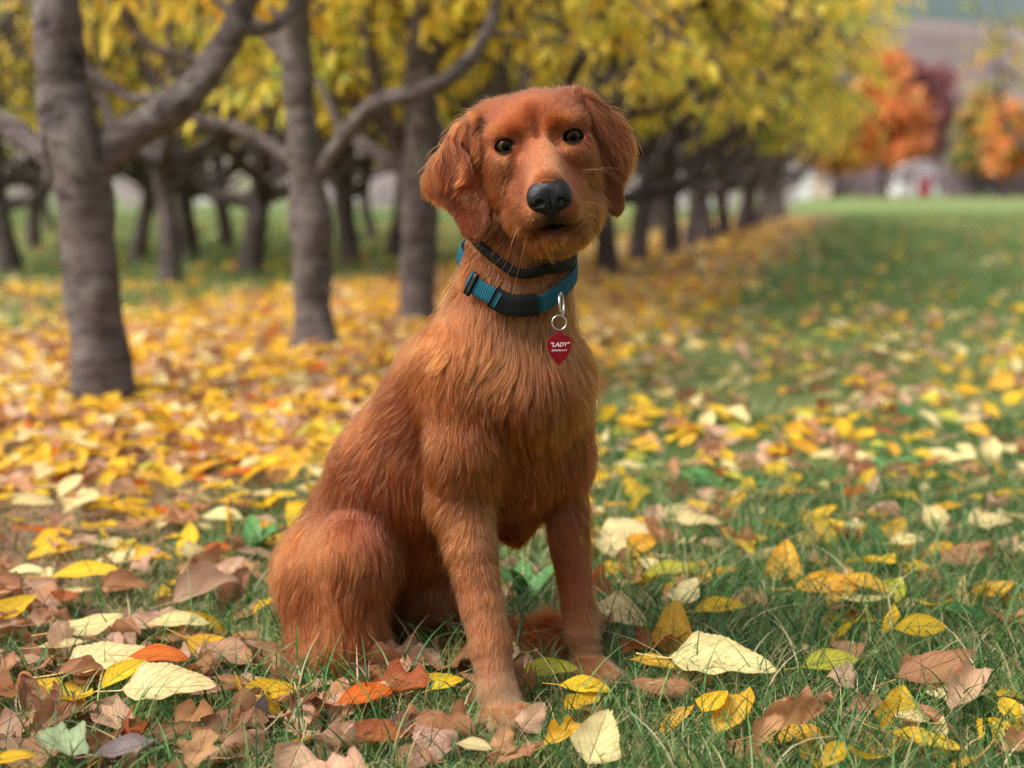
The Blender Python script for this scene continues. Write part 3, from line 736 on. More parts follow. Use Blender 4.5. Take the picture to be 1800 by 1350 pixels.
# ground sheet: fine near the camera, coarse to the horizon, rising into hills
def axis_pts(a, b, n, pw):
    t_ = np.linspace(-1, 1, n); return np.sign(t_) * np.abs(t_) ** pw * (b - a) / 2 + (a + b) / 2
gx = axis_pts(-900, 900, 221, 4.5); gy = -3 + 1300 * np.linspace(0, 1, 260) ** 4.0
XX, YY = np.meshgrid(gx, gy)
def ground_z(X, Y):
    z = .006 * np.sin(X * 3.1 + 1) * np.sin(Y * 2.3) * np.clip((Y - 2.2) / 2, 0, 1)
    h1 = np.clip((Y - 170) / 190, 0, 1); h1 = h1 * h1 * (3 - 2 * h1)
    ridge = 32 + 5 * np.sin(X / 90 + .7) + 2.5 * np.sin(X / 31) + .02 * X
    h2 = np.clip((Y - 560) / 420, 0, 1); h2 = h2 * h2 * (3 - 2 * h2)
    return z + h1 * ridge + h2 * (150 + 20 * np.sin(X / 140))
ZZ = ground_z(XX, YY)
nV_ = np.stack([XX, YY, ZZ], -1).reshape(-1, 3); nx_, ny_ = len(gx), len(gy)
ii = (np.arange(ny_ - 1)[:, None] * nx_ + np.arange(nx_ - 1)[None]).ravel()
m = NT('orchard_ground'); geo = m.n('NewGeometry'); pos = geo.outputs['Position']
soil = m.ramp(m.noise(22, pos, 8, .75).outputs[0], [(.3, lin((70, 50, 42))), (.5, lin((124, 92, 74))), (.7, lin((172, 136, 108)))])
turf = m.ramp(m.noise(5, pos, 8, .7).outputs[0], [(.3, lin((72, 90, 46))), (.5, lin((104, 122, 72))), (.65, lin((142, 142, 96))), (.8, lin((140, 136, 96)))])
ga = m.n('Attribute', attribute_name='col'); sep = m.n('SeparateColor'); m.l(ga.outputs['Color'], sep.inputs[0])
gmask = m.math('ADD', sep.outputs[0], m.math('MULTIPLY', m.math('SUBTRACT', m.noise(2.2, pos, 5).outputs[0], .5), .8), True)
base = m.mix(gmask, soil.outputs[0], turf.outputs[0])
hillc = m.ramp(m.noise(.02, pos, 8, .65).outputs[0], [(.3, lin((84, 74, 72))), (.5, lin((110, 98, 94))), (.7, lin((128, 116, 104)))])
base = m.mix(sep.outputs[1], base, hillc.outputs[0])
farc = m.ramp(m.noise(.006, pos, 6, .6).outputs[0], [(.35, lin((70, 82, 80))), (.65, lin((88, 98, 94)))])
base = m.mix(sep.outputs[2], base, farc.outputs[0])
b = m.bsdf(base, .95, .05); m.bump(m.noise(60, pos, 6, .7).outputs[0], .8, .012, b)
GROUND = m.m
gnd = mesh_obj('ground', nV_, np.stack([ii, ii + 1, ii + nx_ + 1, ii + nx_], 1), GROUND); tag(gnd, kind='structure')
fx, fy = nV_[:, 0], nV_[:, 1]
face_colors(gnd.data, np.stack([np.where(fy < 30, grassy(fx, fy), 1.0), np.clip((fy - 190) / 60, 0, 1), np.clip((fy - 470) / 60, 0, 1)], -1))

# ------------------------------------------------------------------ trees
m = NT('cherry_bark'); tc = m.n('TexCoord'); mp = m.n('Mapping'); mp.inputs['Scale'].default_value = (9, 9, 42); m.l(tc.outputs['Object'], mp.inputs[0])
n1 = m.noise(1.0, mp.outputs[0], 5, .65, .4); n2 = m.noise(16, tc.outputs['Object'], 6, .7); n3 = m.noise(5, tc.outputs['Object'], 3)
c_ = m.ramp(n1.outputs[0], [(.30, lin((54, 45, 44))), (.44, lin((108, 94, 90))), (.56, lin((140, 126, 120))), (.78, lin((168, 154, 146)))])
c_ = m.mix(m.math('MULTIPLY', n3.outputs[0], .75), c_.outputs[0], m.ramp(n2.outputs[0], [(.3, lin((62, 50, 48))), (.7, lin((150, 138, 134)))]).outputs[0])
n6 = m.noise(8, tc.outputs['Object'], 7, .7, .6); c_ = m.mix(m.math('MULTIPLY', m.math('SUBTRACT', n6.outputs[0], .54, True), 6., True), c_, lin((168, 162, 150))); c_ = m.mix(m.math('MULTIPLY', m.math('SUBTRACT', m.noise(19, tc.outputs['Object'], 6, .7).outputs[0], .56, True), 7., True), c_, lin((50, 42, 40)))
oi = m.n('ObjectInfo'); c_ = m.mix(1.0, c_, oi.outputs['Color'], 'MULTIPLY')
b = m.bsdf(c_, .85, .15); n4 = m.noise(48, tc.outputs['Object'], 7, .75); m.bump(m.math('ADD', m.math('MULTIPLY', n1.outputs[0], .6), m.math('ADD', n2.outputs[0], n4.outputs[0])), 1.0, .03, b)
BARK = m.m
def leaf_material(name, attr=True, vein=False):
    m = NT(name)
    if attr: colr = m.n('Attribute', attribute_name='col').outputs['Color']
    else: colr = m.n('ObjectInfo').outputs['Color']
    oi = m.n('ObjectInfo')
    if attr: colr = m.mix(1.0, colr, oi.outputs['Color'], 'MULTIPLY')
    bmp = None
    if vein:
        uv = m.n('UVMap'); sx = m.n('SeparateXYZ'); m.l(uv.outputs[0], sx.inputs[0])   # u across -1..1, v along 0..1
        au = m.math('ABSOLUTE', sx.outputs[0])
        mid = m.math('SUBTRACT', 1.0, m.math('MULTIPLY', au, 16.0), True)
        sv = m.math('SINE', m.math('MULTIPLY', m.math('SUBTRACT', m.math('MULTIPLY', sx.outputs[1], 7.5), m.math('MULTIPLY', au, 2.2)), 2 * math.pi))
        sv = m.math('MULTIPLY', m.math('SUBTRACT', sv, .86, True), 6.0, True)
        vn = m.math('MAXIMUM', mid, m.math('MULTIPLY', sv, .55))
        cb = m.n('CombineXYZ'); m.l(sx.outputs[0], cb.inputs[0]); m.l(sx.outputs[1], cb.inputs[1]); m.l(m.math('MULTIPLY', oi.outputs['Random'], 37.), cb.inputs[2])
        nz = m.noise(2.6, cb.outputs[0], 5, .6); nb = m.noise(11, cb.outputs[0], 5, .7)
        edge = m.math('POWER', au, 2.2)
        hv = m.n('HueSaturation'); hv.inputs['Hue'].default_value = .494; hv.inputs['Saturation'].default_value = 1.05; hv.inputs['Value'].default_value = .76; m.l(colr, hv.inputs['Color'])
        f = m.math('MULTIPLY', m.math('SUBTRACT', m.math('ADD', nz.outputs[0], m.math('MULTIPLY', edge, .35)), .52, True), 3.2, True)
        colr = m.mix(f, colr, hv.outputs[0])
        colr = m.mix(m.math('MULTIPLY', m.math('SUBTRACT', nb.outputs[0], .66, True), 7., True), colr, lin((84, 50, 30)))
        lv = m.mix(.55, colr, lin((226, 190, 130)))
        colr = m.mix(m.math('MULTIPLY', vn, .55), colr, lv)
        bmp = m.bump(m.math('ADD', m.math('MULTIPLY', vn, -1.), m.math('MULTIPLY', nb.outputs[0], .9)), .9, .002)
    b = m.n('BsdfPrincipled'); b.inputs['Roughness'].default_value = .55; b.inputs['Specular IOR Level'].default_value = .3; m.l(colr, b.inputs['Base Color'])
    tr = m.n('BsdfTranslucent'); m.l(colr, tr.inputs[0])
    if bmp: m.l(bmp, b.inputs['Normal'])
    mx = m.n('MixShader'); mx.inputs[0].default_value = .42; m.l(b.outputs[0], mx.inputs[1]); m.l(tr.outputs[0], mx.inputs[2]); m.l(mx.outputs[0], m.out.inputs[0])
    return m.m
CROWN_M = leaf_material('tree_leaves'); LITTER_M = leaf_material('litter_leaves', True, True); LEAF_M = leaf_material('fallen_leaf_skin', False, True)

def tube(path, rad, n=12, knobs=0.0, seed=0, flare=False):
    r_ = np.random.default_rng(seed); p = np.array(path, float); rad = np.array(rad, float)
    # resample smoothly
    k = len(p); seg = np.concatenate([[0], np.cumsum(np.linalg.norm(np.diff(p, axis=0), axis=1))]); m_ = max(4, int(seg[-1] / max(rad.mean() * .7, .02)))
    m_ = min(m_, 60); tt_ = np.linspace(0, seg[-1], m_)
    q_ = np.stack([np.interp(tt_, seg, p[:, i]) for i in range(3)], 1); rr_ = np.interp(tt_, seg, rad)
    for _ in range(3): q_[1:-1] = (q_[:-2] + 2 * q_[1:-1] + q_[2:]) / 4
    tg = nrm(np.gradient(q_, axis=0)); ref = np.array([.3, .9, .1]); u = nrm(np.cross(tg, ref)); v = np.cross(tg, u)
    V = []; ph = r_.uniform(0, 6, 4)
    for i in range(m_):
        s_ = tt_[i]
        for j in range(n):
            a_ = 2 * math.pi * j / n
            f = 1 + knobs * (.5 * math.sin(2 * a_ + s_ * 9 + ph[0]) + .6 * math.sin(3 * a_ - s_ * 17 + ph[1]) + .5 * math.sin(s_ * 31 + ph[2]) + .3 * math.sin(5 * a_ + s_ * 40 + ph[3]))
            V.append(q_[i] + rr_[i] * f * (u[i] * math.cos(a_) + v[i] * math.sin(a_)))
    V.append(q_[-1] + tg[-1] * rr_[-1] * .3)
    F_ = []
    for i in range(m_ - 1):
        for j in range(n): F_.append((i * n + j, i * n + (j + 1) % n, (i + 1) * n + (j + 1) % n, (i + 1) * n + j))
    t0 = len(V) - 1
    V.append(q_[0] - tg[0] * rr_[0] * .3); t1 = len(V) - 1
    for j in range(n): F_.append(((j + 1) % n, j, t1, t1))
    for j in range(n): F_.append(((m_ - 1) * n + j, (m_ - 1) * n + (j + 1) % n, t0, t0))
    return np.array(V), np.array(F_)
class Mesh_:
    def __init__(s): s.V = []; s.F = []; s.n = 0
    def add(s, V, F_): s.V.append(V); s.F.append(F_ + s.n); s.n += len(V)
    def get(s): return np.concatenate(s.V), np.concatenate(s.F)
def fix_tris(V, F_, name, mat, parent=None):
    Fl = [tuple(f[:3]) if f[2] == f[3] else tuple(f) for f in F_.tolist()]
    return mesh_obj(name, V, Fl, mat, parent)
def make_shoots(rg, starts, dirs, n, spread, droop):
    """leafy shoots: curved twigs that start on the limbs"""
    out = []
    for _ in range(n):
        i = rg.integers(len(starts)); s_ = starts[i]; d = nrm(dirs[i] * .8 + rg.normal(size=3) * .55 + np.array([0, 0, .25]))
        ln = rg.uniform(.35, .9) * spread; t_ = np.linspace(0, 1, 8)[:, None]
        out.append(s_ + d * ln * t_ + np.array([0, 0, -1]) * droop * rg.uniform(.5, 1.3) * ln * t_**2.1)
    return out
def crown_mesh(rg, shoots, per, size, pal, wts, aspect=.42):
    base = []; ax = []; 
    for sh_ in shoots:
        k = int(per * rg.uniform(.7, 1.2)); t_ = rg.uniform(.12, 1.0, k) * 6.999; i = t_.astype(int); f = (t_ - i)[:, None]
        base.append(sh_[i] * (1 - f) + sh_[i + 1] * f + rg.normal(size=(k, 3)) * .03); ax.append(np.repeat(nrm(sh_[-1] - sh_[0])[None], k, 0))
    c = np.concatenate(base); a = np.concatenate(ax); n = len(c)
    d = nrm(a * .35 + rg.normal(size=(n, 3)) * .5 + np.array([0, 0, -.85])); w_ = nrm(np.cross(d, rg.normal(size=(n, 3)))); nn = np.cross(d, w_)
    L = (size * rg.uniform(.6, 1.25, n))[:, None]; W_ = L * aspect * rg.uniform(.8, 1.1, (n, 1)); cu = rg.uniform(-.15, .3, (n, 1)) * L
    # six-point leaf folded on its midrib: base, left, tip, right + mid
    V = np.stack([c, c + d * L * .38 + w_ * W_ * .5 + nn * L * .08, c + d * L * .42 - nn * cu * .0, c + d * L * .38 - w_ * W_ * .5 + nn * L * .08,
                  c + d * L * .75 + w_ * W_ * .32 + nn * (L * .05 - cu * .5), c + d * L * .78 - nn * cu * .5, c + d * L * .75 - w_ * W_ * .32 + nn * (L * .05 - cu * .5), c + d * L - nn * cu], 1).reshape(-1, 3)
    o = np.arange(n)[:, None] * 8
    F_ = np.concatenate([o + np.array([[0, 1, 2, 2]]), o + np.array([[0, 2, 3, 3]]), o + np.array([[1, 4, 5, 2]]), o + np.array([[2, 5, 6, 3]]), o + np.array([[4, 7, 5, 5]]), o + np.array([[5, 7, 6, 6]])])
    T_ = F_[F_[:, 2] == F_[:, 3]][:, :3]; Q_ = F_[F_[:, 2] != F_[:, 3]]; T_ = np.concatenate([T_, Q_[:, :3], Q_[:, [0, 2, 3]]])
    keep = smooth_noise(c, 3.0, 17)[:, 0] > -.45; V = V.reshape(n, 8, 3)[keep].reshape(-1, 3); c = c[keep]; n = len(c); o = np.arange(n)[:, None] * 8
    F_ = np.concatenate([o + np.array([[0, 1, 2]]), o + np.array([[0, 2, 3]]), o + np.array([[4, 7, 5]]), o + np.array([[5, 7, 6]]), o + np.array([[1, 4, 5]]), o + np.array([[1, 5, 2]]), o + np.array([[2, 5, 6]]), o + np.array([[2, 6, 3]])]); T_ = F_
    pal = np.array([lin(x) for x in pal]); clump = smooth_noise(c, 1.6, int(rg.integers(1e6)))[:, 0] * .5 + rg.normal(size=n) * .32 + wts
    idx = np.clip(((clump + 1) / 2 * len(pal)).astype(int), 0, len(pal) - 1); cols = pal[idx] * rg.uniform(.8, 1.15, (n, 1))
    return V, T_, np.repeat(cols, 8, 0)
YP = [(92, 128, 56), (126, 152, 62), (186, 190, 76), (228, 208, 78), (238, 212, 84), (240, 198, 80)]
GP = [(58, 98, 52), (84, 124, 58), (116, 152, 66), (164, 178, 74), (216, 204, 78), (234, 204, 84)]
OP = [(126, 130, 76), (200, 150, 84), (228, 146, 84), (230, 136, 86), (232, 156, 96)]
def build_tree(name, loc, limbs, seed, pal, bias, nsh, per, size=.08, twigs=True, droop=.55, spread=1.0, lowcut=.62, bark=(1, 1, 1), extra_starts=None):
    """limbs: list of (path, radii) in world coordinates; the first is the stem"""
    rg = np.random.default_rng(seed); root = empty(name, loc); o_ = np.array(loc); mm = Mesh_(); starts = []; dirs = []
    for k, (pa, ra) in enumerate(limbs):
        V, F_ = tube(pa, ra, 24 if k == 0 else 14, .085, seed * 13 + k); mm.add(V, F_)
        pa = np.array(pa, float)
        for i in range(len(pa) - 1):
            for f in (.2, .5, .8):
                q_ = pa[i] * (1 - f) + pa[i + 1] * f
                if q_[2] > lowcut + .15: starts.append(q_); dirs.append(nrm(nrm(pa[i + 1] - pa[i]) + rg.normal(size=3) * .5))
    if extra_starts is not None:
        for q_, d_ in extra_starts: starts.append(q_); dirs.append(d_)
    sh = make_shoots(rg, np.array(starts), np.array(dirs), nsh, spread, droop)
    sh = [s_ for s_ in sh if s_[:, 2].min() > lowcut]
    if twigs:
        for k, s_ in enumerate(sh):
            V, F_ = tube(s_[::2], np.linspace(.015, .005, 4), 4, 0, k); mm.add(V, F_)
    V, F_ = mm.get(); tr = fix_tris(V - o_, F_, 'trunk', BARK, root); tr.color = (*bark, 1)
    V, T_, cl_ = crown_mesh(rg, sh, per, size, pal, bias)
    cr = mesh_obj('crown', V - o_, T_, CROWN_M, root, smooth=False); face_colors(cr.data, cl_)
    return root
def generic_limbs(rg, X, Y, h, rt, lean=0.0, H_=3.2, Rr=1.15, nl=5):
    o_ = np.array([X, Y, 0.]); th = h * rg.uniform(.9, 1.15); top = o_ + [rg.normal() * .05 + lean, rg.normal() * .05, th]
    L_ = [([o_ + [0, 0, -.05], o_ + [0, 0, .06], o_ + (top - o_) * .5 + [rg.normal() * .015, 0, 0], top, top + [rg.normal() * .08, rg.normal() * .08, .5], top + [rg.normal() * .18, rg.normal() * .15, 1.2], top + [rg.normal() * .25, rg.normal() * .2, H_ - th]],
           [rt * 1.35, rt * 1.08, rt * .92, rt, rt * .62, rt * .4, rt * .12])]
    a0 = rg.uniform(0, 6.28)
    for i in range(nl):
        a_ = a0 + i * 2 * math.pi / nl + rg.normal() * .3; d = np.array([math.cos(a_), math.sin(a_), 0]); s_ = o_ + (top - o_) * rg.uniform(.72, 1.15); r1 = rt * rg.uniform(.5, .68); R_ = Rr * rg.uniform(.75, 1.1)
        jt = lambda: rg.normal(size=3) * .055
        pth = [s_, s_ + d * R_ * .28 + [0, 0, .10] + jt(), s_ + d * R_ * .5 + [0, 0, .30] + jt(), s_ + d * R_ * .72 + [rg.normal() * .08, rg.normal() * .08, .75], s_ + d * R_ * .85 + [rg.normal() * .1, rg.normal() * .1, 1.35], s_ + d * R_ * .95 + [0, 0, 1.9]]
        L_.append((pth, [r1, r1 * .95, r1 * .85, r1 * .6, r1 * .35, r1 * .12]))
        for k in range(4):
            b0 = pth[1 + k]; a2 = a_ + rg.choice([-1, 1]) * rg.uniform(.6, 1.3); d2 = np.array([math.cos(a2), math.sin(a2), 0]); l2 = rg.uniform(.4, .8)
            L_.append(([b0, b0 + d2 * l2 * .4 + [0, 0, .08] + jt(), b0 + d2 * l2 * .7 + [0, 0, .35] + jt(), b0 + d2 * l2 * .9 + [0, 0, .8]], [r1 * .45, r1 * .38, r1 * .25, r1 * .1]))
    return L_
def px_limb(pts):  # (px, py, Y, r px)
    return ([P(a, b_, y) for a, b_, y, r in pts], [M(r, y) for a, b_, y, r in pts])
# the three nearest trees of the row, limb by limb
g1 = G(182, 706); Y1 = g1[1]
T1 = [px_limb([(184, 716, Y1, 62), (182, 690, Y1, 54), (172, 600, Y1, 48), (160, 480, Y1, 47), (148, 340, Y1, 50), (134, 255, Y1, 56), (112, 190, Y1, 44), (102, 100, Y1, 41), (100, 0, Y1, 38), (96, -160, Y1, 34), (110, -420, Y1 + .1, 24), (90, -800, Y1, 8)]),
      px_limb([(135, 345, Y1 + .02, 22), (165, 292, Y1 + .02, 30), (212, 248, Y1 + .01, 31), (262, 214, Y1, 31), (312, 186, Y1, 31), (362, 132, Y1, 27), (405, 70, Y1, 25), (432, 0, Y1, 24), (450, -120, Y1 - .1, 22), (520, -330, Y1 - .1, 15), (560, -620, Y1 - .1, 5)]),
      px_limb([(120, 300, Y1, 26), (70, 262, Y1 + .03, 22), (20, 225, Y1 + .08, 20), (-40, 190, Y1 + .1, 19), (-160, 60, Y1 + .1, 14), (-240, -250, Y1 + .1, 6)]),
      px_limb([(318, 180, Y1 - .06, 9), (300, 168, Y1 + .1, 9), (230, 175, Y1 + .3, 8), (150, 120, Y1 + .4, 7), (130, 40, Y1 + .5, 5)]),
      px_limb([(415, 50, Y1 - .1, 12), (455, 55, Y1 + .1, 11), (490, 45, Y1 + .3, 10), (560, -40, Y1 + .4, 7)]),
      px_limb([(110, 205, Y1 - .1, 4), (72, 200, Y1 - .13, 4), (78, 260, Y1 - .16, 4), (94, 320, Y1 - .12, 4)])]
g2 = G(556, 618); Y2 = g2[1]
T2 = [px_limb([(560, 624, Y2, 52), (556, 600, Y2, 42), (548, 540, Y2, 34), (548, 440, Y2, 33), (550, 400, Y2, 39), (540, 330, Y2, 31), (530, 220, Y2, 28), (524, 130, Y2, 28), (516, 50, Y2, 27), (514, -80, Y2, 22), (530, -350, Y2, 12), (520, -600, Y2, 5)]),
      px_limb([(556, 310, Y2, 15), (590, 262, Y2 - .05, 14), (628, 212, Y2 - .1, 16), (660, 178, Y2 - .1, 15), (730, 165, Y2 - .12, 14), (790, 138, Y2 - .15, 14), (838, 92, Y2 - .1, 12), (868, 30, Y2, 10), (890, -100, Y2, 6)]),
      px_limb([(525, 285, Y2, 12), (480, 258, Y2 + .1, 11), (430, 226, Y2 + .2, 10), (340, 208, Y2 + .3, 8), (260, 120, Y2 + .4, 5)]),
      px_limb([(530, 135, Y2, 22), (500, 85, Y2, 18), (460, 50, Y2 + .05, 14), (400, 20, Y2 + .1, 10), (330, -60, Y2 + .1, 6)]),
      px_limb([(405, 106, Y2 + .3, 9), (340, 105, Y2 + .3, 10), (280, 92, Y2 + .3, 9), (240, 62, Y2 + .3, 8), (222, 10, Y2 + .3, 7), (150, -60, Y2 + .3, 5)]),
      px_limb([(300, 100, Y2 + .3, 7), (300, 60, Y2 + .3, 6), (280, 22, Y2 + .3, 6), (250, -60, Y2 + .3, 4)])]
g3 = G(735, 566); Y3 = g3[1]
T3 = [px_limb([(736, 574, Y3, 40), (735, 550, Y3, 34), (735, 450, Y3, 31), (738, 330, Y3, 33), (742, 220, Y3, 30), (740, 120, Y3, 28), (735, 40, Y3, 22), (730, -100, Y3, 15), (740, -400, Y3, 5)]),
      px_limb([(728, 320, Y3, 14), (690, 285, Y3, 13), (640, 255, Y3 + .1, 12), (600, 228, Y3 + .2, 10), (560, 140, Y3 + .3, 6)]),
      px_limb([(745, 130, Y3, 18), (765, 90, Y3, 16), (800, 60, Y3, 12), (830, 0, Y3, 9), (850, -100, Y3, 5)]),
      px_limb([(700, 240, Y3 + .1, 7), (670, 160, Y3 + .1, 7), (650, 100, Y3 + .1, 6), (640, 0, Y3 + .1, 5)]),
      px_limb([(760, 250, Y3, 16), (820, 225, Y3 + .2, 14), (880, 150, Y3 + .3, 11), (900, 60, Y3 + .3, 7), (905, -80, Y3 + .3, 4)])]
RG = 'cherry trees of the near row'
def hang(X0, X1, Y0, Y1_, z0, z1, n, seed):   # more leafy shoots of a crown beyond its limbs
    r_ = np.random.default_rng(seed); return [(np.array([r_.uniform(X0, X1), r_.uniform(Y0, Y1_), r_.uniform(z0, z1)]), nrm(r_.normal(size=3))) for _ in range(n)]
t = build_tree('cherry_tree', (g1[0], Y1, 0), T1, 1, GP, .35, 90, 34, .085, lowcut=1.02)
tag(t, 'nearest cherry tree at far left with grey banded trunk and one thick forked limb', 'tree', RG)
t = build_tree('cherry_tree', (g2[0], Y2, 0), T2, 2, YP, .4, 95, 34, .085, lowcut=.98, extra_starts=hang(g2[0] - .6, g2[0] + .9, Y2, Y2 + .8, 1.0, 1.6, 40, 4))
tag(t, 'second cherry tree from the left with a swollen knot low on its slim trunk', 'tree', RG)
t = build_tree('cherry_tree', (g3[0], Y3, 0), T3, 3, YP, .5, 115, 36, .085, lowcut=.9, extra_starts=hang(g3[0] - .6, g3[0] + .9, Y3, Y3 + .8, 1.0, 1.7, 50, 5), bark=(.85, .85, .85))
tag(t, 'third cherry tree, its straight trunk standing close behind the dog\'s back', 'tree', RG)
# shared forms for the rest
protos = []
for k, (pal, bias, seed) in enumerate([(YP, .60, 11), (YP, .40, 12), (GP, .30, 13), (GP, .50, 14)]):
    rg = np.random.default_rng(seed); L_ = generic_limbs(rg, 0, 0, .62, [.068, .066, .054, .054][k], H_=3.4)
    protos.append(build_tree('cherry_tree', (0, 0, 0), L_, seed, pal, bias, [140, 115, 80, 70][k], [32, 30, 26, 26][k], .088, droop=.6, lowcut=.7 if k < 2 else .82))
used = [False] * 4
def place(k, X, Y, rz, sc, label, group, bark=(1, 1, 1), leafc=(1, 1, 1), name=None, cat='tree'):
    src = protos[k]
    if not used[k]: r = src; used[k] = True
    else:
        r = src.copy(); SC.collection.objects.link(r)
        for ch in list(src.children):
            c = ch.copy(); c.parent = r; SC.collection.objects.link(c)
    if name: r.name = name
    r.location = (X, Y, 0); r.rotation_euler = (0, 0, rz); r.scale = (sc, sc, sc)
    for ch in r.children: ch.color = (*(bark if ch.name.startswith('trunk') else leafc), 1)
    tag(r, label, cat, group); return r
ordn = ['fourth', 'fifth', 'sixth', 'seventh', 'eighth', 'ninth', 'tenth', 'eleventh', 'twelfth', 'thirteenth', 'fourteenth', 'fifteenth', 'sixteenth', 'seventeenth', 'eighteenth', 'nineteenth', 'twentieth', 'twenty-first', 'twenty-second']
r1 = [G(870, 522), G(985, 500), G(1068, 482), G(1120, 461), G(1180, 448), G(1212, 436), G(1243, 427), G(1272, 418), G(1298, 410), G(1318, 403), G(1336, 397), G(1360, 388), G(1376, 382)]
tr_ = np.random.default_rng(99)
for i, g in enumerate(r1):
    place([0, 1, 0, 0, 1, 3, 0, 1, 3, 0, 1, 2, 1][i], g[0], g[1], tr_.uniform(0, 6.28), [1, 1, 1, 1, 1.05, 1.05, 1.1, 1.1, 1.1, 1.15, 1.15, 1.15, 1.15][i],
          ['yellow cherry tree hidden behind the dog\'s head, ', 'yellow cherry tree just behind the dog\'s neck, '][i] + ordn[i] + ' in the near row' if i < 2 else 'yellow leaved cherry tree right of the dog, ' + ordn[i] + ' along the near row', RG,
          bark=(.62, .60, .62), leafc=(1, 1, 1) if i < 9 else (1.0, .92, .9))
r2 = [(20, 482), (120, 452), (240, 462), (300, 500), (335, 456), (440, 486), (615, 467), (690, 456), (60, 440), (190, 430), (400, 436), (655, 425), (530, 418), (290, 412), (90, 408), (850, 410), (1150, 405), (600, 400)]
cell_n = {}
for i, (x, y) in enumerate(r2):
    g = G(x, y); where = 'left of the first near trunk' if x < 130 else 'seen between the first and second near trunks' if x < 510 else 'seen between the second and third near trunks' if x < 735 else 'hidden mostly behind the dog' if x < 1000 else 'glimpsed between the near trunks right of the dog'
    cell_n.setdefault(where, []).append((y, i, g, x))
near_w = ['nearest', 'second nearest', 'third nearest', 'fourth nearest', 'fifth nearest', 'sixth nearest', 'seventh nearest', 'eighth nearest', 'ninth nearest', 'tenth nearest', 'eleventh nearest', 'twelfth nearest', 'thirteenth nearest', 'fourteenth nearest', 'fifteenth nearest', 'sixteenth nearest']
for where, lst in cell_n.items():
    lst.sort(reverse=True)
    for j, (y, i, g, x) in enumerate(lst):
        k = 2 if x < 300 and i % 3 else (3 if i % 2 else 1)
        if i % 5 == 0: k = 0
        place(k, g[0], g[1], tr_.uniform(0, 6.28), tr_.uniform(.9, 1.12), 'back row tree ' + where + ', ' + near_w[j] + ' there', 'cherry trees of the rows behind', bark=(.72, .70, .72))
# row on the right beyond the grass
for j, (Y, off) in enumerate([(17, 5.15), (21, 5.0), (26, 4.95)]):
    place([3, 2, 3, 3, 2, 3, 3][j], float(row_x(np.array(Y))) + off, Y, tr_.uniform(0, 6.28), 1.25 if j < 2 else 1.35, near_w[j] + ' tree of the green and orange row at the right edge', 'trees of the right hand row', bark=(.6, .58, .6), leafc=[(.7, .85, .8), (.75, .85, .8), (1.1, .8, .8), (1.15, .75, .8), (1.1, .85, .9), (1.2, .7, .8), (1.1, .8, .9)][j])

# far trees with their own forms
def far_tree(name, label, X, Y, h, r_, pal, bias, seed, bark=(.6, .55, .6), shape='cone', n=2600, size=.5, skirt=.26):
    rg = np.random.default_rng(seed); root = empty(name, (X, Y, 0)); mm = Mesh_()
    V, F_ = tube([(0, 0, -.2), (0, 0, h * .3), (.05, 0, h * .6), (0, 0, h * .95)], [h * .028, h * .022, h * .014, h * .004], 8, .05, seed); mm.add(V, F_)
    sh = []
    for i in range(70):
        z = h * rg.uniform(skirt, .93); a_ = rg.uniform(0, 6.28); t_ = (z / h - skirt) / (1 - skirt)
        R_ = r_ * ((1 - t_) ** .8 * (t_ + .18) ** .25 * 1.2 if shape == 'cone' else math.sqrt(max(.02, 1 - (2 * t_ - 1) ** 2))) * rg.uniform(.55, 1.1)
        d = np.array([math.cos(a_), math.sin(a_), 0]); tt_ = np.linspace(0, 1, 8)[:, None]
        s_ = np.array([0, 0, z * .92]) + d * R_ * tt_ + np.array([0, 0, R_ * .35]) * tt_ ** 1.3; sh.append(s_)
        V, F_ = tube(s_[::2], np.linspace(h * .008, h * .002, 4), 4, 0, i); mm.add(V, F_)
    V, F_ = mm.get(); tr = fix_tris(V, F_, 'trunk', BARK, root); tr.color = (*bark, 1)
    if n:
        V, T_, cl_ = crown_mesh(rg, sh, n / 70, size, pal, bias, .6)
        V = V + np.repeat(rg.normal(size=(len(V) // 8, 3)) * r_ * .09, 8, 0)
        cr = mesh_obj('crown', V, T_, CROWN_M, root, smooth=False); face_colors(cr.data, cl_)
    tag(root, label, 'tree', None); return root
def fpos(x, Y): return (x - 900) / FPX * Y
far_tree('maple_tree', 'tall orange maple tree in the distance above the white shed', fpos(1545, 78), 78, 8.4, 3.1, OP, .35, 201, n=5200, size=.55)
far_tree('maple_tree', 'smaller orange and yellow tree at the far end of the near row', fpos(1462, 70), 70, 5.8, 2.3, [(150, 140, 66), (206, 150, 70), (226, 150, 66), (230, 130, 62)], .1, 202)
far_tree('maple_tree', 'green and orange tree beyond the grass left of the right hand row', fpos(1712, 84), 84, 6.6, 2.2, [(96, 120, 66), (130, 138, 74), (196, 140, 74), (220, 128, 74)], -.05, 203)
far_tree('red_tree', 'dull red tree standing behind the orange maple', fpos(1600, 112), 112, 10.6, 3.2, [(134, 84, 90), (156, 92, 92), (146, 106, 108)], 0, 204, shape='round', n=4000, size=.65)
far_tree('bare_tree', 'tall mauve grey tree with thin leaves right of the orange maple', fpos(1640, 125), 125, 9.2, 2.6, [(128, 104, 108), (150, 122, 122), (138, 118, 112)], 0, 205, shape='round', n=1500, size=.5)
far_tree('maple_tree', 'orange tree low beside the right hand row in the distance', fpos(1760, 70), 70, 5.0, 1.6, OP, .1, 206)
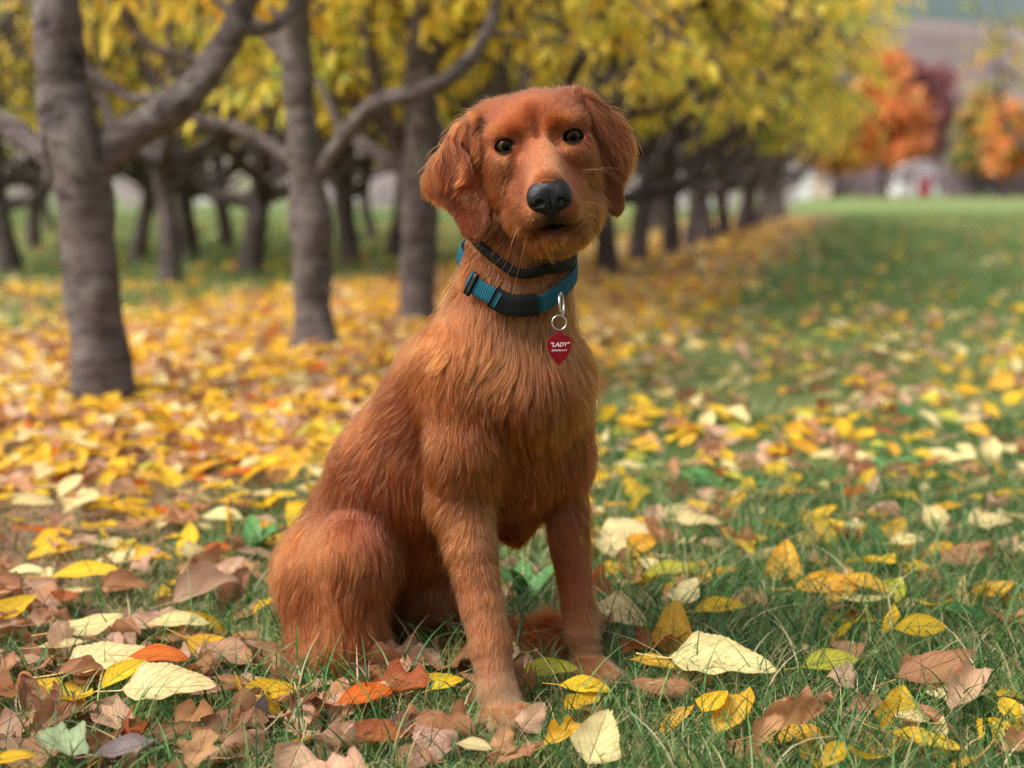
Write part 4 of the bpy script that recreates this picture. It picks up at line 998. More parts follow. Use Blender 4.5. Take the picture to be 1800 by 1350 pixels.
# bare grey thicket that closes the view behind the orchard
rg = np.random.default_rng(5); mm = Mesh_()
for i in range(420):
    x = rg.uniform(1380, 1990); Y = rg.uniform(84, 94)
    if 1545 < x < 1655 and rg.random() < .9: continue
    X = fpos(x, Y); h = rg.uniform(1.2, 2.4); p0 = np.array([X, Y, -.1])
    V, F_ = tube([p0, p0 + [rg.normal() * .3, 0, h * .5], p0 + [rg.normal() * .8, 0, h]], [.06, .04, .02], 4, 0, i); mm.add(V, F_)
    for k in range(4):
        q_ = p0 + [rg.normal() * .2, 0, h * rg.uniform(.2, .8)]
        V, F_ = tube([q_, q_ + [rg.normal() * .7, rg.normal() * .3, rg.uniform(.1, .7)], q_ + [rg.normal() * 1.1, 0, rg.uniform(.5, 1.1)]], [.035, .025, .015], 4, 0, i * 7 + k); mm.add(V, F_)
V, F_ = mm.get(); th = fix_tris(V, F_, 'bare_thicket', simple_mat('thicket_twigs', (134, 116, 124), .9, .1)); tag(th, kind='stuff')
rg = np.random.default_rng(6); mm = Mesh_()
for i in range(260):
    x = rg.uniform(-150, 1400); Y = rg.uniform(34, 46)
    X = fpos(x, Y); h = rg.uniform(.8, 1.9); p0 = np.array([X, Y, -.1])
    V, F_ = tube([p0, p0 + [rg.normal() * .2, 0, h * .5], p0 + [rg.normal() * .5, 0, h]], [.05, .035, .02], 4, 0, i); mm.add(V, F_)
    for k in range(2):
        q_ = p0 + [rg.normal() * .2, 0, h * rg.uniform(.2, .8)]
        V, F_ = tube([q_, q_ + [rg.normal() * .5, rg.normal() * .3, rg.uniform(.1, .5)], q_ + [rg.normal() * .8, 0, rg.uniform(.4, .9)]], [.03, .02, .012], 4, 0, i * 7 + k); mm.add(V, F_)
V, F_ = mm.get(); th = fix_tris(V, F_, 'bare_hedge', simple_mat('hedge_twigs', (168, 154, 156), .9, .1)); tag(th, kind='stuff')

# ------------------------------------------------------------------ buildings and things in the distance
def box(c, s, bev=0):
    x, y, z = c; a, b_, h = s[0] / 2, s[1] / 2, s[2]
    V = [(x - a, y - b_, z), (x + a, y - b_, z), (x + a, y + b_, z), (x - a, y + b_, z), (x - a, y - b_, z + h), (x + a, y - b_, z + h), (x + a, y + b_, z + h), (x - a, y + b_, z + h)]
    return V, [(0, 3, 2, 1), (4, 5, 6, 7), (0, 1, 5, 4), (1, 2, 6, 5), (2, 3, 7, 6), (3, 0, 4, 7)]
def boxes(name, lst, mat, parent):
    V = []; F_ = []
    for c, s in lst:
        v, f = box(c, s); k = len(V); V += v; F_ += [tuple(i + k for i in q_) for q_ in f]
    return mesh_obj(name, V, F_, mat, parent, smooth=False)
m = NT('white_boards'); tc = m.n('TexCoord'); wv2 = m.n('TexWave', wave_type='BANDS', bands_direction='X'); wv2.inputs['Scale'].default_value = 4; m.l(tc.outputs['Object'], wv2.inputs[0])
b = m.bsdf(m.mix(m.noise(3, tc.outputs['Object'], 5).outputs[0], lin((206, 202, 204)), lin((232, 230, 232))), .6, .3); m.bump(wv2.outputs[0], .3, .02, b); WHITE = m.m
REDP = simple_mat('red_paint', (168, 34, 48), .5, .3); ROOFM = simple_mat('roof_felt', (128, 116, 122), .9, .1); DARKG = simple_mat('dark_glass', (34, 38, 44), .15, .5)
def gable(name, label, X, Y, w_, d_, h, rh, wallm, roofm, door=None, win=None, rz=0):
    root = empty(name, (X, Y, 0)); root.rotation_euler = (0, 0, rz)
    V = [(-w_/2, -d_/2, 0), (w_/2, -d_/2, 0), (w_/2, d_/2, 0), (-w_/2, d_/2, 0), (-w_/2, -d_/2, h), (w_/2, -d_/2, h), (w_/2, d_/2, h), (-w_/2, d_/2, h), (0, -d_/2, h + rh), (0, d_/2, h + rh)]
    mesh_obj('wall', V, [(0, 1, 5, 8, 4), (1, 2, 6, 5), (2, 3, 7, 9, 6), (3, 0, 4, 7)], wallm, root, smooth=False)
    e = .18; t_ = .09; nx, nz = rh, w_ / 2; ln = math.hypot(nx, nz); V = []; F_ = []
    for s in (-1, 1):
        a = np.array([0, 0, h + rh + .01]); o2 = np.array([s * (w_ / 2 + e), 0, h - e * rh / (w_ / 2) + .01]); up = np.array([s * nx / ln, 0, nz / ln]) * t_
        k = len(V)
        for y_ in (-d_/2 - e, d_/2 + e):
            for q_ in (a, o2, o2 + up, a + up): V.append(q_ + [0, y_, 0])
        F_ += [(k, k+1, k+2, k+3), (k+4, k+7, k+6, k+5), (k, k+4, k+5, k+1), (k+3, k+2, k+6, k+7), (k+1, k+5, k+6, k+2), (k, k+3, k+7, k+4)]
    mesh_obj('roof', V, F_, roofm, root, smooth=False)
    if door:
        dx, dw, dh = door; dr = boxes('door', [((dx, -d_/2 - .03, 0.02), (dw, .05, dh))], REDP, root)
        boxes('door_frame', [((dx - dw/2 - .05, -d_/2 - .04, 0.0), (.09, .07, dh + .1)), ((dx + dw/2 + .05, -d_/2 - .04, 0.0), (.09, .07, dh + .1)), ((dx, -d_/2 - .04, dh + .03), (dw, .07, .09))], WHITE, dr)
    for wx, wz, ww, wh in (win or []):
        wn = boxes('window', [((wx, -d_/2 - .03, wz), (ww, .05, wh))], DARKG, root)
    tag(root, label, 'shed' if 'shed' in name else 'house'); return root
gable('garden_shed', 'small white gabled shed with a red door at the far end of the grass', fpos(1600, 96), 96, 2.5, 2.4, 1.5, .75, WHITE, WHITE, door=(.35, .8, 1.35), win=[(-.75, .8, .4, .4)])
gable('house', 'pale house wall glimpsed between the trunks at the end of the near row', fpos(1384, 64), 64, 1.4, 2.5, 1.15, .45, WHITE, ROOFM, win=[(-.3, .5, .25, .3)])
gable('house', 'low beige house behind the end of the near row', fpos(1428, 86), 86, 1.9, 3, 1.5, .5, simple_mat('beige_render', (212, 190, 176), .9, .1), ROOFM, win=[(.2, .7, .4, .4)])
for i, (x, Y, w_, h) in enumerate([(1205, 40, .55, .7), (1262, 42, .55, .55), (1150, 46, .9, .6), (640, 52, 2.4, .9), (330, 50, 2.0, .9)]):
    gable('house', ['white house gable low between the sixth and eighth trunks', 'white house end right of the ninth trunk', 'white low house wall right of the dog between trunks', 'long pale house beyond the orchard between second and third near trunks', 'long pale house beyond the orchard right of the first near trunk'][i], fpos(x, Y), Y, w_, 2, h, .25, WHITE, ROOFM, win=[(0, h * .4, w_ * .25, h * .3)])
# red tractor-like vehicle and rail fence beside the shed
v = empty('red_vehicle', (fpos(1645, 96), 96, 0)); tag(v, 'small red roofed utility vehicle parked right of the white shed', 'vehicle')
boxes('roof', [((0, 0, 1.42), (1.7, 1.3, .16))], REDP, v); boxes('body', [((-.3, 0, .4), (1.0, 1.1, .5)), ((.45, 0, .4), (.5, 1.1, .25))], simple_mat('dark_body', (60, 54, 60), .5), v)
boxes('roof_post', [((x, y_, .6), (.07, .07, .84)) for x in (-.75, .75) for y_ in (-.55, .55)], WHITE, v)
for x in (-.5, .5):
    for y_ in (-.5, .5):
        V, F_ = torus(np.array([x, y_, .3]), (0, 1, 0), .2, .1, 20, 8); mesh_obj('wheel', V, F_, simple_mat('rubber', (26, 26, 28), .9) if x == -.5 and y_ == -.5 else D.materials['rubber'], v)
fr = empty('rail_fence', (fpos(1700, 92), 92, 0)); tag(fr, 'low white rail fence running right from the white shed', 'fence')
boxes('post', [((x, 0, 0), (.12, .12, .75)) for x in (-1.6, -.5, .6, 1.7)], WHITE, fr); boxes('rail', [((0, -.08, .5), (3.7, .05, .12)), ((0, -.08, .25), (3.7, .05, .12))], WHITE, fr)
# ------------------------------------------------------------------ grass
m = NT('grass_blades'); a = m.n('Attribute', attribute_name='col'); b = m.n('BsdfPrincipled'); b.inputs['Roughness'].default_value = .5; b.inputs['Specular IOR Level'].default_value = .35
m.l(a.outputs['Color'], b.inputs['Base Color']); tr = m.n('BsdfTranslucent'); m.l(a.outputs['Color'], tr.inputs[0]); mx = m.n('MixShader'); mx.inputs[0].default_value = .35
m.l(b.outputs[0], mx.inputs[1]); m.l(tr.outputs[0], mx.inputs[2]); m.l(mx.outputs[0], m.out.inputs[0]); GRASS_M = m.m
def pnoise(X, Y, f, s):
    p = np.stack([X, Y, X * 0 + s], 1); return smooth_noise(p, f, s)[:, 0]
dog_feet = np.array([[*P(888, 1266, 1.365)[:2], .045], [*P(1052, 1192, 1.495)[:2], .045], [*P(610, 1190, 1.56)[:2], .035], [*P(570, 1150, 1.62)[:2], .05], [*P(720, 1140, 1.66)[:2], .06]])
def clear_of(X, Y, pts, f=1.0):
    ok = np.ones(len(X), bool)
    for x, y, r_ in pts: ok &= (X - x) ** 2 + (Y - y) ** 2 > (r_ * f) ** 2
    return ok
def sow(n, Y0, Y1_, pw=1.0, margin=.15, wid=.36):
    wid += .12; n = int(n * 1.33); margin += .05
    Y = (Y0 ** pw + rng.random(n) * (Y1_ ** pw - Y0 ** pw)) ** (1 / pw); X = rng.uniform(-1, 1, n) * (wid * Y + margin); return X, Y
def blades(X, Y, hmin, hmax, wd, nseg, dry, lean=.55):
    n = len(X); h = rng.uniform(hmin, hmax, n) * (1 + .35 * pnoise(X, Y, 5, 31)); az_ = rng.uniform(0, 6.28, n); d = np.stack([np.cos(az_), np.sin(az_), np.zeros(n)], 1)
    ln_ = (lean * rng.uniform(.3, 1.6, n) + .2)[:, None]; tw = rng.uniform(0, 6.28, n); s_ = np.stack([np.cos(tw), np.sin(tw), np.zeros(n)], 1); w_ = (wd * rng.uniform(.6, 1.3, n))[:, None]
    b0 = np.stack([X, Y, ground_z(X, Y) - .004], 1); V = []
    for k in range(nseg + 1):
        t_ = k / nseg; c = b0 + h[:, None] * (np.array([0, 0, 1.]) * (t_ - .38 * ln_ * t_**2.2) + d * ln_ * .85 * t_**1.9)
        ww = w_ * (1 - t_ ** 1.7) + .0001; V += [c - s_ * ww * .5, c + s_ * ww * .5]
    V = np.stack(V, 1).reshape(-1, 3); o = np.arange(n)[:, None] * (2 * nseg + 2)
    F_ = np.concatenate([o + np.array([[2 * k, 2 * k + 1, 2 * k + 3, 2 * k + 2]]) for k in range(nseg)])
    pal = np.array([lin(c) for c in [(40, 86, 44), (56, 108, 50), (72, 124, 60), (96, 146, 70), (122, 158, 88)]]); pd = np.array([lin(c) for c in [(176, 160, 112), (198, 182, 138), (150, 128, 88)]])
    cl = pal[rng.integers(0, 5, n)] * rng.uniform(.42, .95, (n, 1)); dr = rng.random(n) < dry; cl[dr] = pd[rng.integers(0, 3, dr.sum())]
    if Y.min() > 3.1:
        pt = np.clip(.45 + .55 * pnoise(X, Y * .45, 1.3, 71), .1, .9)[:, None]; cl = cl * 1.1 * (1 - pt) + lin((136, 138, 88)) * pt
    return V, F_, np.repeat(cl, 2 * nseg + 2, 0)
def grass_layer(name, X, Y, *a_):
    V, F_, cl = blades(X, Y, *a_); o = mesh_obj(name, V, F_, GRASS_M, smooth=True); face_colors(o.data, cl); tag(o, kind='stuff'); return o
X, Y = sow(140000, .98, 3.3, 1.55, .12); dd_ = grassy(X, Y) * np.clip(.62 + .6 * pnoise(X, Y, 3.2, 41), .06, 1.0)
nl_ = np.clip((X + .20) / -.25, 0, 1) * np.clip((2.2 - Y) / .3, 0, 1); dd_ = np.maximum(dd_ * (1 - .45 * nl_), np.where((X < -.2) & (Y > 1.75), .03, .14))
k = (rng.random(len(X)) < dd_) & clear_of(X, Y, dog_feet, .9); grass_layer('grass', X[k], Y[k], .024, .064, .0019, 5, .14)
X, Y = sow(14000, .98, 2.6, 1.5, .1); k = (rng.random(len(X)) < grassy(X, Y) * np.clip(.5 + .7 * pnoise(X, Y, 3.2, 43), 0, 1)) & clear_of(X, Y, dog_feet, 1.5); grass_layer('grass_tufts', X[k], Y[k], .05, .11, .0023, 6, .10, .75)
X, Y = sow(90000, 3.2, 9, 1.4, .3, .40); dd_ = grassy(X, Y) * np.clip(.7 + .5 * pnoise(X, Y, 2.2, 45), .15, 1)
k = rng.random(len(X)) < dd_; grass_layer('grass_meadow', X[k], Y[k], .035, .085, .0042, 3, .10)
X, Y = sow(60000, 9, 30, 1.2, .5, .42); k = rng.random(len(X)) < grassy(X, Y); grass_layer('grass_far', X[k], Y[k], .05, .12, .012, 2, .10)
# short straw and moss-like thatch on the soil, foreground
X, Y = sow(30000, .98, 2.6, 1.4, .12); k = clear_of(X, Y, dog_feet, .7); V, F_, cl = blades(X[k], Y[k], .018, .05, .0012, 3, .85, 1.5); o = mesh_obj('straw', V, F_, GRASS_M); face_colors(o.data, cl); tag(o, kind='stuff')

# ------------------------------------------------------------------ fallen leaves
def leaf_shape(seed, nx, ny, aspect, kind, curl, fold, wave, serr=.02):
    r_ = np.random.default_rng(seed); v = np.linspace(0, 1, ny); u = np.linspace(-1, 1, nx)
    if kind == 'cherry': w_ = np.sin(np.pi * np.clip(v, 0, 1) ** .85) ** .8 * (1 - .35 * v ** 3)
    elif kind == 'heart': w_ = np.clip(v * 7, 0, 1) ** .6 * (1 - v) ** .62 * 1.15
    else:  # lobed
        w_ = (np.sin(np.pi * v ** .8) ** .7) * (1 + .30 * np.cos(v * 6.28 * 2.3 + 1))
    w_ = np.maximum(w_, .0); w_[0] = .02; w_[-1] = 0.0
    U, Vv = np.meshgrid(u, v); W_ = np.meshgrid(u, w_)[1]
    edge = 1 + serr * ((np.arange(ny) % 2) * 2 - 1)[:, None] * (np.abs(U) > .95)
    X = U * W_ * aspect * .5 * edge; Y = Vv + 0.02 * np.sin(U * 3 + seed); Y = Y + .06 * np.abs(U) * W_
    # cross curl, fold on the midrib, lengthwise bend, ripples
    ca = curl * (.6 + .6 * Vv); R_ = np.where(np.abs(ca) > 1e-3, 1 / np.where(np.abs(ca) > 1e-3, ca, 1), 0)
    ang = X * ca * 2; Xc = np.where(np.abs(ca) > 1e-3, np.sin(ang) / (2 * ca + 1e-9), X); Z = np.where(np.abs(ca) > 1e-3, (1 - np.cos(ang)) / (2 * ca + 1e-9), 0)
    Z = Z + fold * np.abs(X)
    bend = r_.uniform(-1.2, 1.2) * (.5 + abs(curl) * .2); yb = (Y - .4); Z = Z + bend * .35 * yb ** 2
    for i in range(4):
        a_, b_, p_ = r_.normal() * 7, r_.normal() * 7, r_.uniform(0, 6.28); Z = Z + wave * .35 * np.sin(a_ * X + b_ * Y + p_)
    Z = Z + wave * .8 * np.sin(Vv * 14 + seed * 2) * np.abs(U) ** 2 * .6 * np.sign(U + .01)
    V = np.stack([Xc, Y - .45, Z], -1).reshape(-1, 3); V[:, 2] -= np.percentile(V[:, 2], 12)
    ii_ = (np.arange(ny - 1)[:, None] * nx + np.arange(nx - 1)[None]).ravel(); F_ = np.stack([ii_, ii_ + 1, ii_ + nx + 1, ii_ + nx], 1)
    UV = np.stack([U, Vv], -1).reshape(-1, 2); return V, F_, UV
def stalk(ny=6):
    t_ = np.linspace(0, 1, ny); p = np.stack([.05 * t_**2, -.45 - .32 * t_, .01 + .05 * t_**2], 1); V = []
    for i in range(ny):
        for a_ in (0, 2.1, 4.2): V.append(p[i] + .009 * np.array([math.cos(a_), 0, math.sin(a_)]))
    F_ = [(i * 3 + j, i * 3 + (j + 1) % 3, i * 3 + 3 + (j + 1) % 3, i * 3 + 3 + j) for i in range(ny - 1) for j in range(3)]
    return np.array(V), np.array(F_)
SPECS = [('cherry', .50, .5, .15, .02), ('cherry', .55, 1.2, .1, .03), ('cherry', .48, -.9, .2, .03), ('heart', .72, .4, .2, .03), ('heart', .66, 1.3, .1, .04), ('cherry', .46, 2.2, .2, .05),
         ('lobed', .75, 1.0, .1, .06), ('lobed', .7, 2.6, .2, .08), ('cherry', .60, 3.2, .3, .08), ('heart', .75, -1.6, .2, .07), ('cherry', .52, .1, .35, .02), ('lobed', .62, 3.8, .3, .11)]
STATE = ['flat', 'curled', 'arched', 'wide', 'bowed', 'cupped', 'ragged', 'crumpled', 'rolled', 'buckled', 'folded', 'shrivelled']
def leaf_hi(k, nx=15, ny=29):
    V, F_, UV = leaf_shape(k + 3, nx, ny, SPECS[k][1], SPECS[k][0], *SPECS[k][2:]); Vs_, Fs_ = stalk(); n0 = len(V)
    return np.concatenate([V, Vs_]), np.concatenate([F_, Fs_ + n0]), np.concatenate([UV, np.zeros((len(Vs_), 2))])
leaf_me = []
for k in range(12):
    V, F_, UV = leaf_hi(k); me = D.meshes.new('fallen_leaf'); me.from_pydata(V.tolist(), [], F_.tolist()); me.update(); me.polygons.foreach_set('use_smooth', np.ones(len(F_), bool))
    uv = me.uv_layers.new(name='UVMap'); vi = np.zeros(len(me.loops), np.int32); me.loops.foreach_get('vertex_index', vi); uv.data.foreach_set('uv', UV[vi].astype(np.float32).ravel()); me.materials.append(LEAF_M); leaf_me.append(me)
CN = {'yellow': (244, 198, 48), 'golden': (240, 182, 62), 'cream': (246, 224, 158), 'orange': (222, 112, 34), 'tan': (196, 144, 102), 'pink-tan': (214, 172, 140), 'brown': (150, 102, 72), 'dark brown': (96, 66, 52), 'rust': (178, 96, 52), 'lime': (212, 204, 74), 'pale green': (160, 178, 136), 'grey': (140, 124, 128), 'green': (62, 124, 66)}
def Rz(a): c, s = math.cos(a), math.sin(a); return np.array([[c, -s, 0], [s, c, 0], [0, 0, 1]])
def Rx(a): c, s = math.cos(a), math.sin(a); return np.array([[1, 0, 0], [0, c, -s], [0, s, c]])
def Ry(a): c, s = math.cos(a), math.sin(a); return np.array([[c, 0, s], [0, 1, 0], [-s, 0, c]])
# hand placed: (px, py of its middle, length px, heading deg (0 = tip right, 90 = tip away), colour, form, tilt x, tilt y, height, label)
HERO = [(1262, 1172, 190, -14, 'cream', 3, 8, 10, .030, 'large cream leaf lying flat right of the dog\'s far paw'),
 (1182, 1112, 120, 80, 'golden', 4, 55, 10, .030, 'golden leaf standing upright behind the large cream leaf'),
 (1262, 1076, 100, 12, 'yellow', 0, 25, 0, .025, 'yellow leaf with serrated edge above the upright golden leaf'),
 (1150, 1174, 85, 160, 'golden', 0, 25, 5, .025, 'small golden leaf touching the left end of the large cream leaf'),
 (1090, 1082, 100, -35, 'cream', 3, 30, 15, .03, 'pale cream leaf right behind the dog\'s far paw'),
 (1208, 1046, 90, 70, 'cream', 4, 30, -10, .03, 'cream leaf with a pink side above the yellow serrated leaf'),
 (1378, 995, 90, 78, 'golden', 3, 65, 0, .030, 'golden leaf standing on edge at mid right of the grass'),
 (1450, 1040, 130, 6, 'golden', 0, 22, 6, .022, 'long golden leaf lying behind the green tuft at right'),
 (1615, 1105, 95, 2, 'yellow', 0, 62, 0, .035, 'bright yellow leaf arched on edge in the grass at right'),
 (1635, 1178, 165, 24, 'tan', 2, 30, 0, .035, 'long tan leaf folded lengthwise at the lower right'),
 (1455, 1173, 110, 12, 'lime', 0, 35, 0, .025, 'lime yellow leaf lying between the cream and the folded tan leaf'),
 (1482, 1195, 75, 60, 'pink-tan', 9, 30, 10, .03, 'pinkish tan buckled leaf below the lime yellow leaf'),
 (1255, 1240, 75, 50, 'yellow', 3, 30, -10, .03, 'yellow leaf below the middle of the large cream leaf'),
 (1380, 1285, 150, 25, 'tan', 11, 15, 10, .03, 'big crumpled tan leaf with curled lobes at the bottom right'),
 (1465, 1326, 80, 55, 'yellow', 0, 25, 20, .04, 'yellow leaf at the very bottom below the crumpled tan leaf'),
 (1700, 1225, 130, 50, 'pink-tan', 7, 25, -10, .03, 'crumpled pinkish brown leaf at the lower right edge'),
 (1155, 1215, 110, -6, 'tan', 2, 20, 0, .02, 'thin tan leaf under the large cream leaf'),
 (1050, 1300, 130, 72, 'cream', 3, 40, 15, .04, 'pale cream brown-edged leaf at the bottom right of the near paw'),
 (985, 1305, 85, 40, 'golden', 7, 20, 0, .025, 'crumpled golden leaf in front of the near paw'),
 (935, 1270, 80, 60, 'pink-tan', 9, 40, 10, .03, 'pinkish crumpled leaf against the near paw'),
 (885, 1308, 70, 80, 'tan', 9, 45, 10, .03, 'small tan crumpled leaf just below the near paw'),
 (835, 1318, 70, 165, 'cream', 0, 25, 0, .03, 'pale yellow leaf left below the near paw'),
 (785, 1208, 66, 28, 'yellow', 0, 30, 0, .03, 'yellow leaf left of the near front leg'),
 (960, 1192, 110, 10, 'lime', 0, 26, 0, .015, 'lime yellow leaf between the two front paws'),
 (1025, 1216, 95, -8, 'yellow', 0, 30, 0, .025, 'bright yellow leaf under the far front paw'),
 (640, 1235, 110, 22, 'orange', 0, 25, 5, .02, 'orange brown leaf in front of the hind foot'),
 (700, 1215, 110, 5, 'rust', 6, 22, 0, .02, 'ragged rust brown leaf by the hind foot'),
 (655, 1300, 110, -14, 'rust', 1, 35, 0, .02, 'rust red curled leaf at the bottom left of the paws'),
 (290, 1215, 165, 8, 'cream', 3, 16, 6, .030, 'large cream leaf at the lower left with orange edge'),
 (190, 1175, 170, 25, 'cream', 3, 20, -6, .022, 'large cream leaf overlapped by a yellow one at lower left'),
 (215, 1190, 105, 55, 'yellow', 0, 25, 0, .032, 'yellow leaf lying over the large cream leaf at lower left'),
 (275, 1158, 110, -3, 'orange', 0, 24, 0, .035, 'orange leaf resting on the cream leaves at lower left'),
 (150, 1105, 120, 20, 'cream', 2, 28, 0, .03, 'cream folded leaf above the lower left cluster'),
 (310, 1105, 110, 3, 'cream', 0, 20, 0, .02, 'narrow cream and yellow leaf left of the dog\'s haunch'),
 (150, 1018, 130, 8, 'yellow', 0, 18, 0, .022, 'wide yellow leaf lying flat at mid left'),
 (25, 1075, 90, 60, 'yellow', 3, 28, 0, .03, 'yellow leaf at the left edge of the ground'),
 (45, 1013, 70, 0, 'cream', 0, 20, 0, .02, 'pale cream leaf at the left edge above the yellow one'),
 (355, 1045, 130, 35, 'pink-tan', 8, 25, 0, .03, 'rolled pinkish brown leaf left of the haunch'),
 (400, 1005, 80, 60, 'pink-tan', 4, 35, 0, .03, 'pale pinkish leaf on top of the rolled brown leaf'),
 (265, 988, 70, 0, 'golden', 3, 22, 0, .02, 'golden leaf mid left behind the rolled leaf'),
 (380, 972, 55, 5, 'orange', 0, 30, 0, .02, 'bright orange leaf left of the haunch'),
 (265, 922, 60, -5, 'yellow', 0, 15, 0, .02, 'yellow leaf mid left beyond the golden leaf'),
 (115, 1310, 110, 150, 'pale green', 6, 20, 0, .04, 'pale grey green leaf at the bottom left'),
 (215, 1318, 110, 20, 'grey', 1, 20, 0, .04, 'dull grey purple leaf at the bottom left'),
 (20, 1335, 80, 20, 'yellow', 0, 20, 0, .04, 'yellow leaf in the bottom left corner'),
 (90, 1265, 80, 70, 'brown', 8, 30, 0, .03, 'dark rolled brown leaf at lower left'),
 (350, 1320, 90, 75, 'tan', 6, 35, 0, .04, 'ragged tan leaf on edge at the bottom left'),
 (1108, 948, 130, 3, 'cream', 3, 14, 0, .02, 'long cream leaf beyond the far front leg'),
 (1128, 925, 60, 0, 'golden', 0, 25, 0, .025, 'golden leaf lying across the long cream leaf'),
 (1080, 975, 80, -62, 'cream', 3, 45, 0, .02, 'pale leaf standing beside the far front leg'),
 (1228, 922, 85, -5, 'cream', 4, 18, 0, .03, 'cream leaf lying beyond the grass at mid right'),
 (1575, 940, 70, 60, 'golden', 3, 40, 0, .02, 'golden leaf standing at mid right near the edge'),
 (1590, 955, 70, 10, 'cream', 0, 35, 0, .03, 'pale leaf right beside the standing golden leaf'),
 (1740, 925, 85, 10, 'cream', 4, 30, 0, .02, 'pale yellowish leaf at the right edge'),
 (1500, 872, 55, 20, 'orange', 0, 40, 0, .02, 'orange red leaf in the grass at upper right'),
 (1690, 985, 120, 30, 'tan', 2, 25, 0, .02, 'long pale tan leaf at the right edge'),
 (1180, 1015, 110, 8, 'lime', 0, 16, 0, .015, 'flat lime yellow leaf in the grass behind the far paw'),
 (1740, 1045, 90, 20, 'golden', 2, 25, 0, .02, 'golden brown leaf at the right edge'),
 (1790, 1320, 90, 30, 'tan', 7, 30, 0, .02, 'tan crumpled leaf in the bottom right corner'),
 (1520, 1030, 90, -35, 'golden', 0, 30, 0, .03, 'golden leaf leaning over the long golden leaf')]
leaves = []   # x, y, z, length, R(3x3), colour, form, label or None
taken = []
for (px, py, lpx, hd_, cn, form, tx, ty, z, lab) in HERO:
    g = G(px, py, z); L_ = M(lpx, g[1]) * 1.02; Rm = Rz(R(hd_ - 90)) @ Ry(R(ty)) ; Rm = Rx(R(tx * .75)) @ Rm
    leaves.append((g[0], g[1], g[2] * .7 + .012, L_, Rm, cn, form, lab)); taken.append((g[0], g[1], L_ * .30))
ZP = {'carpet': [('yellow', .32), ('golden', .20), ('cream', .19), ('orange', .03), ('tan', .12), ('pink-tan', .11), ('brown', .03), ('lime', .01)],
      'near_left': [('tan', .30), ('pink-tan', .24), ('brown', .17), ('dark brown', .04), ('rust', .05), ('yellow', .07), ('cream', .08), ('golden', .04), ('grey', .02)],
      'right': [('yellow', .25), ('golden', .13), ('cream', .18), ('tan', .15), ('pink-tan', .13), ('brown', .07), ('rust', .03), ('lime', .04), ('green', .02)]}
def pick(zone):
    n_, p_ = zip(*ZP[zone]); p_ = np.array(p_); return n_[rng.choice(len(n_), p=p_ / p_.sum())]
cand = []
for n_, y0, y1, pw, wid in [(3400, 1.0, 3.1, 1.7, .37), (14000, 3.1, 8, 1.7, .40), (14000, 8, 24, 1.35, .42)]:
    X, Y = sow(n_, y0, y1, pw, .12, wid); d_ = carpet(X, Y); k = rng.random(len(X)) < np.clip(d_ * (1 + .3 * pnoise(X, Y, 2, 61)), .03, 1); cand.append(np.stack([X[k], Y[k]], 1))
cand = np.concatenate(cand)
k = clear_of(cand[:, 0], cand[:, 1], [tuple(v) for v in dog_feet], 1.45) & clear_of(cand[:, 0], cand[:, 1], taken, 1.0); cand = cand[k]
for x, y in cand:
    zone = 'carpet' if (y > 2.9 or (x < -.3 and y > 1.95)) and x < float(row_x(np.array(y))) + 1.2 else ('near_left' if x < .12 and y < 2.0 else 'right')
    cn = pick(zone); brown = cn in ('tan', 'pink-tan', 'brown', 'dark brown', 'rust', 'grey')
    form = rng.choice([2, 5, 6, 7, 8, 9, 11, 10, 4]) if brown else rng.choice([0, 0, 1, 1, 2, 3, 4, 10, 3])
    L_ = rng.uniform(.042, .078) * (1.0 if y < 3 else 1.1 if y < 8 else 1.3); tilt = rng.normal(size=2) * (.22 if rng.random() < .7 else .5)
    if y > 2.5: tilt[0] += .18
    leaves.append((x, y, float(ground_z(np.array(x), np.array(y))) + (rng.uniform(.006, .026) if y < 3 else rng.uniform(.006, .03)), L_, Rx(tilt[0]) @ Ry(tilt[1]) @ Rz(rng.uniform(0, 6.28)), cn, int(form), None))
n_hero = len(HERO); rest = leaves[n_hero:]
def shows(l):
    q_ = to_px(np.array(l[:3])); inside = (-30 < q_[0] < 1830) and (q_[1] < 1380); hidden = (490 < q_[0] < 1060 and q_[1] < 1190 and l[1] > 1.66 and abs(q_[0] - 760) < 260 and q_[1] > 620)
    return (l[3] / q_[2]) * (1 if inside else 0) * (0 if hidden else 1)
rest.sort(key=shows, reverse=True); ind = rest[:300 - n_hero]; litter = rest[300 - n_hero:]
SHORT = [h[9].split(' lying')[0].split(' standing')[0].split(' with')[0].split(' at the')[0].split(' in the')[0] for h in HERO]
GLEAF = 'fallen leaves on the ground'
labels_used = {}
def put_leaf(l, lab):
    o = D.objects.new('fallen_leaf', leaf_me[l[6]]); SC.collection.objects.link(o)
    Mx = Matrix((l[4] * l[3]).tolist()).to_4x4(); Mx.translation = Vector(l[:3]); o.matrix_world = Mx
    c = lin(CN[l[5]]) * rng.uniform(.85, 1.12) * rng.uniform(.95, 1.05, 3); o.color = (*np.clip(c, 0, 1), 1); tag(o, lab, 'leaf', GLEAF)
for l in leaves[:n_hero]: put_leaf(l, l[7])
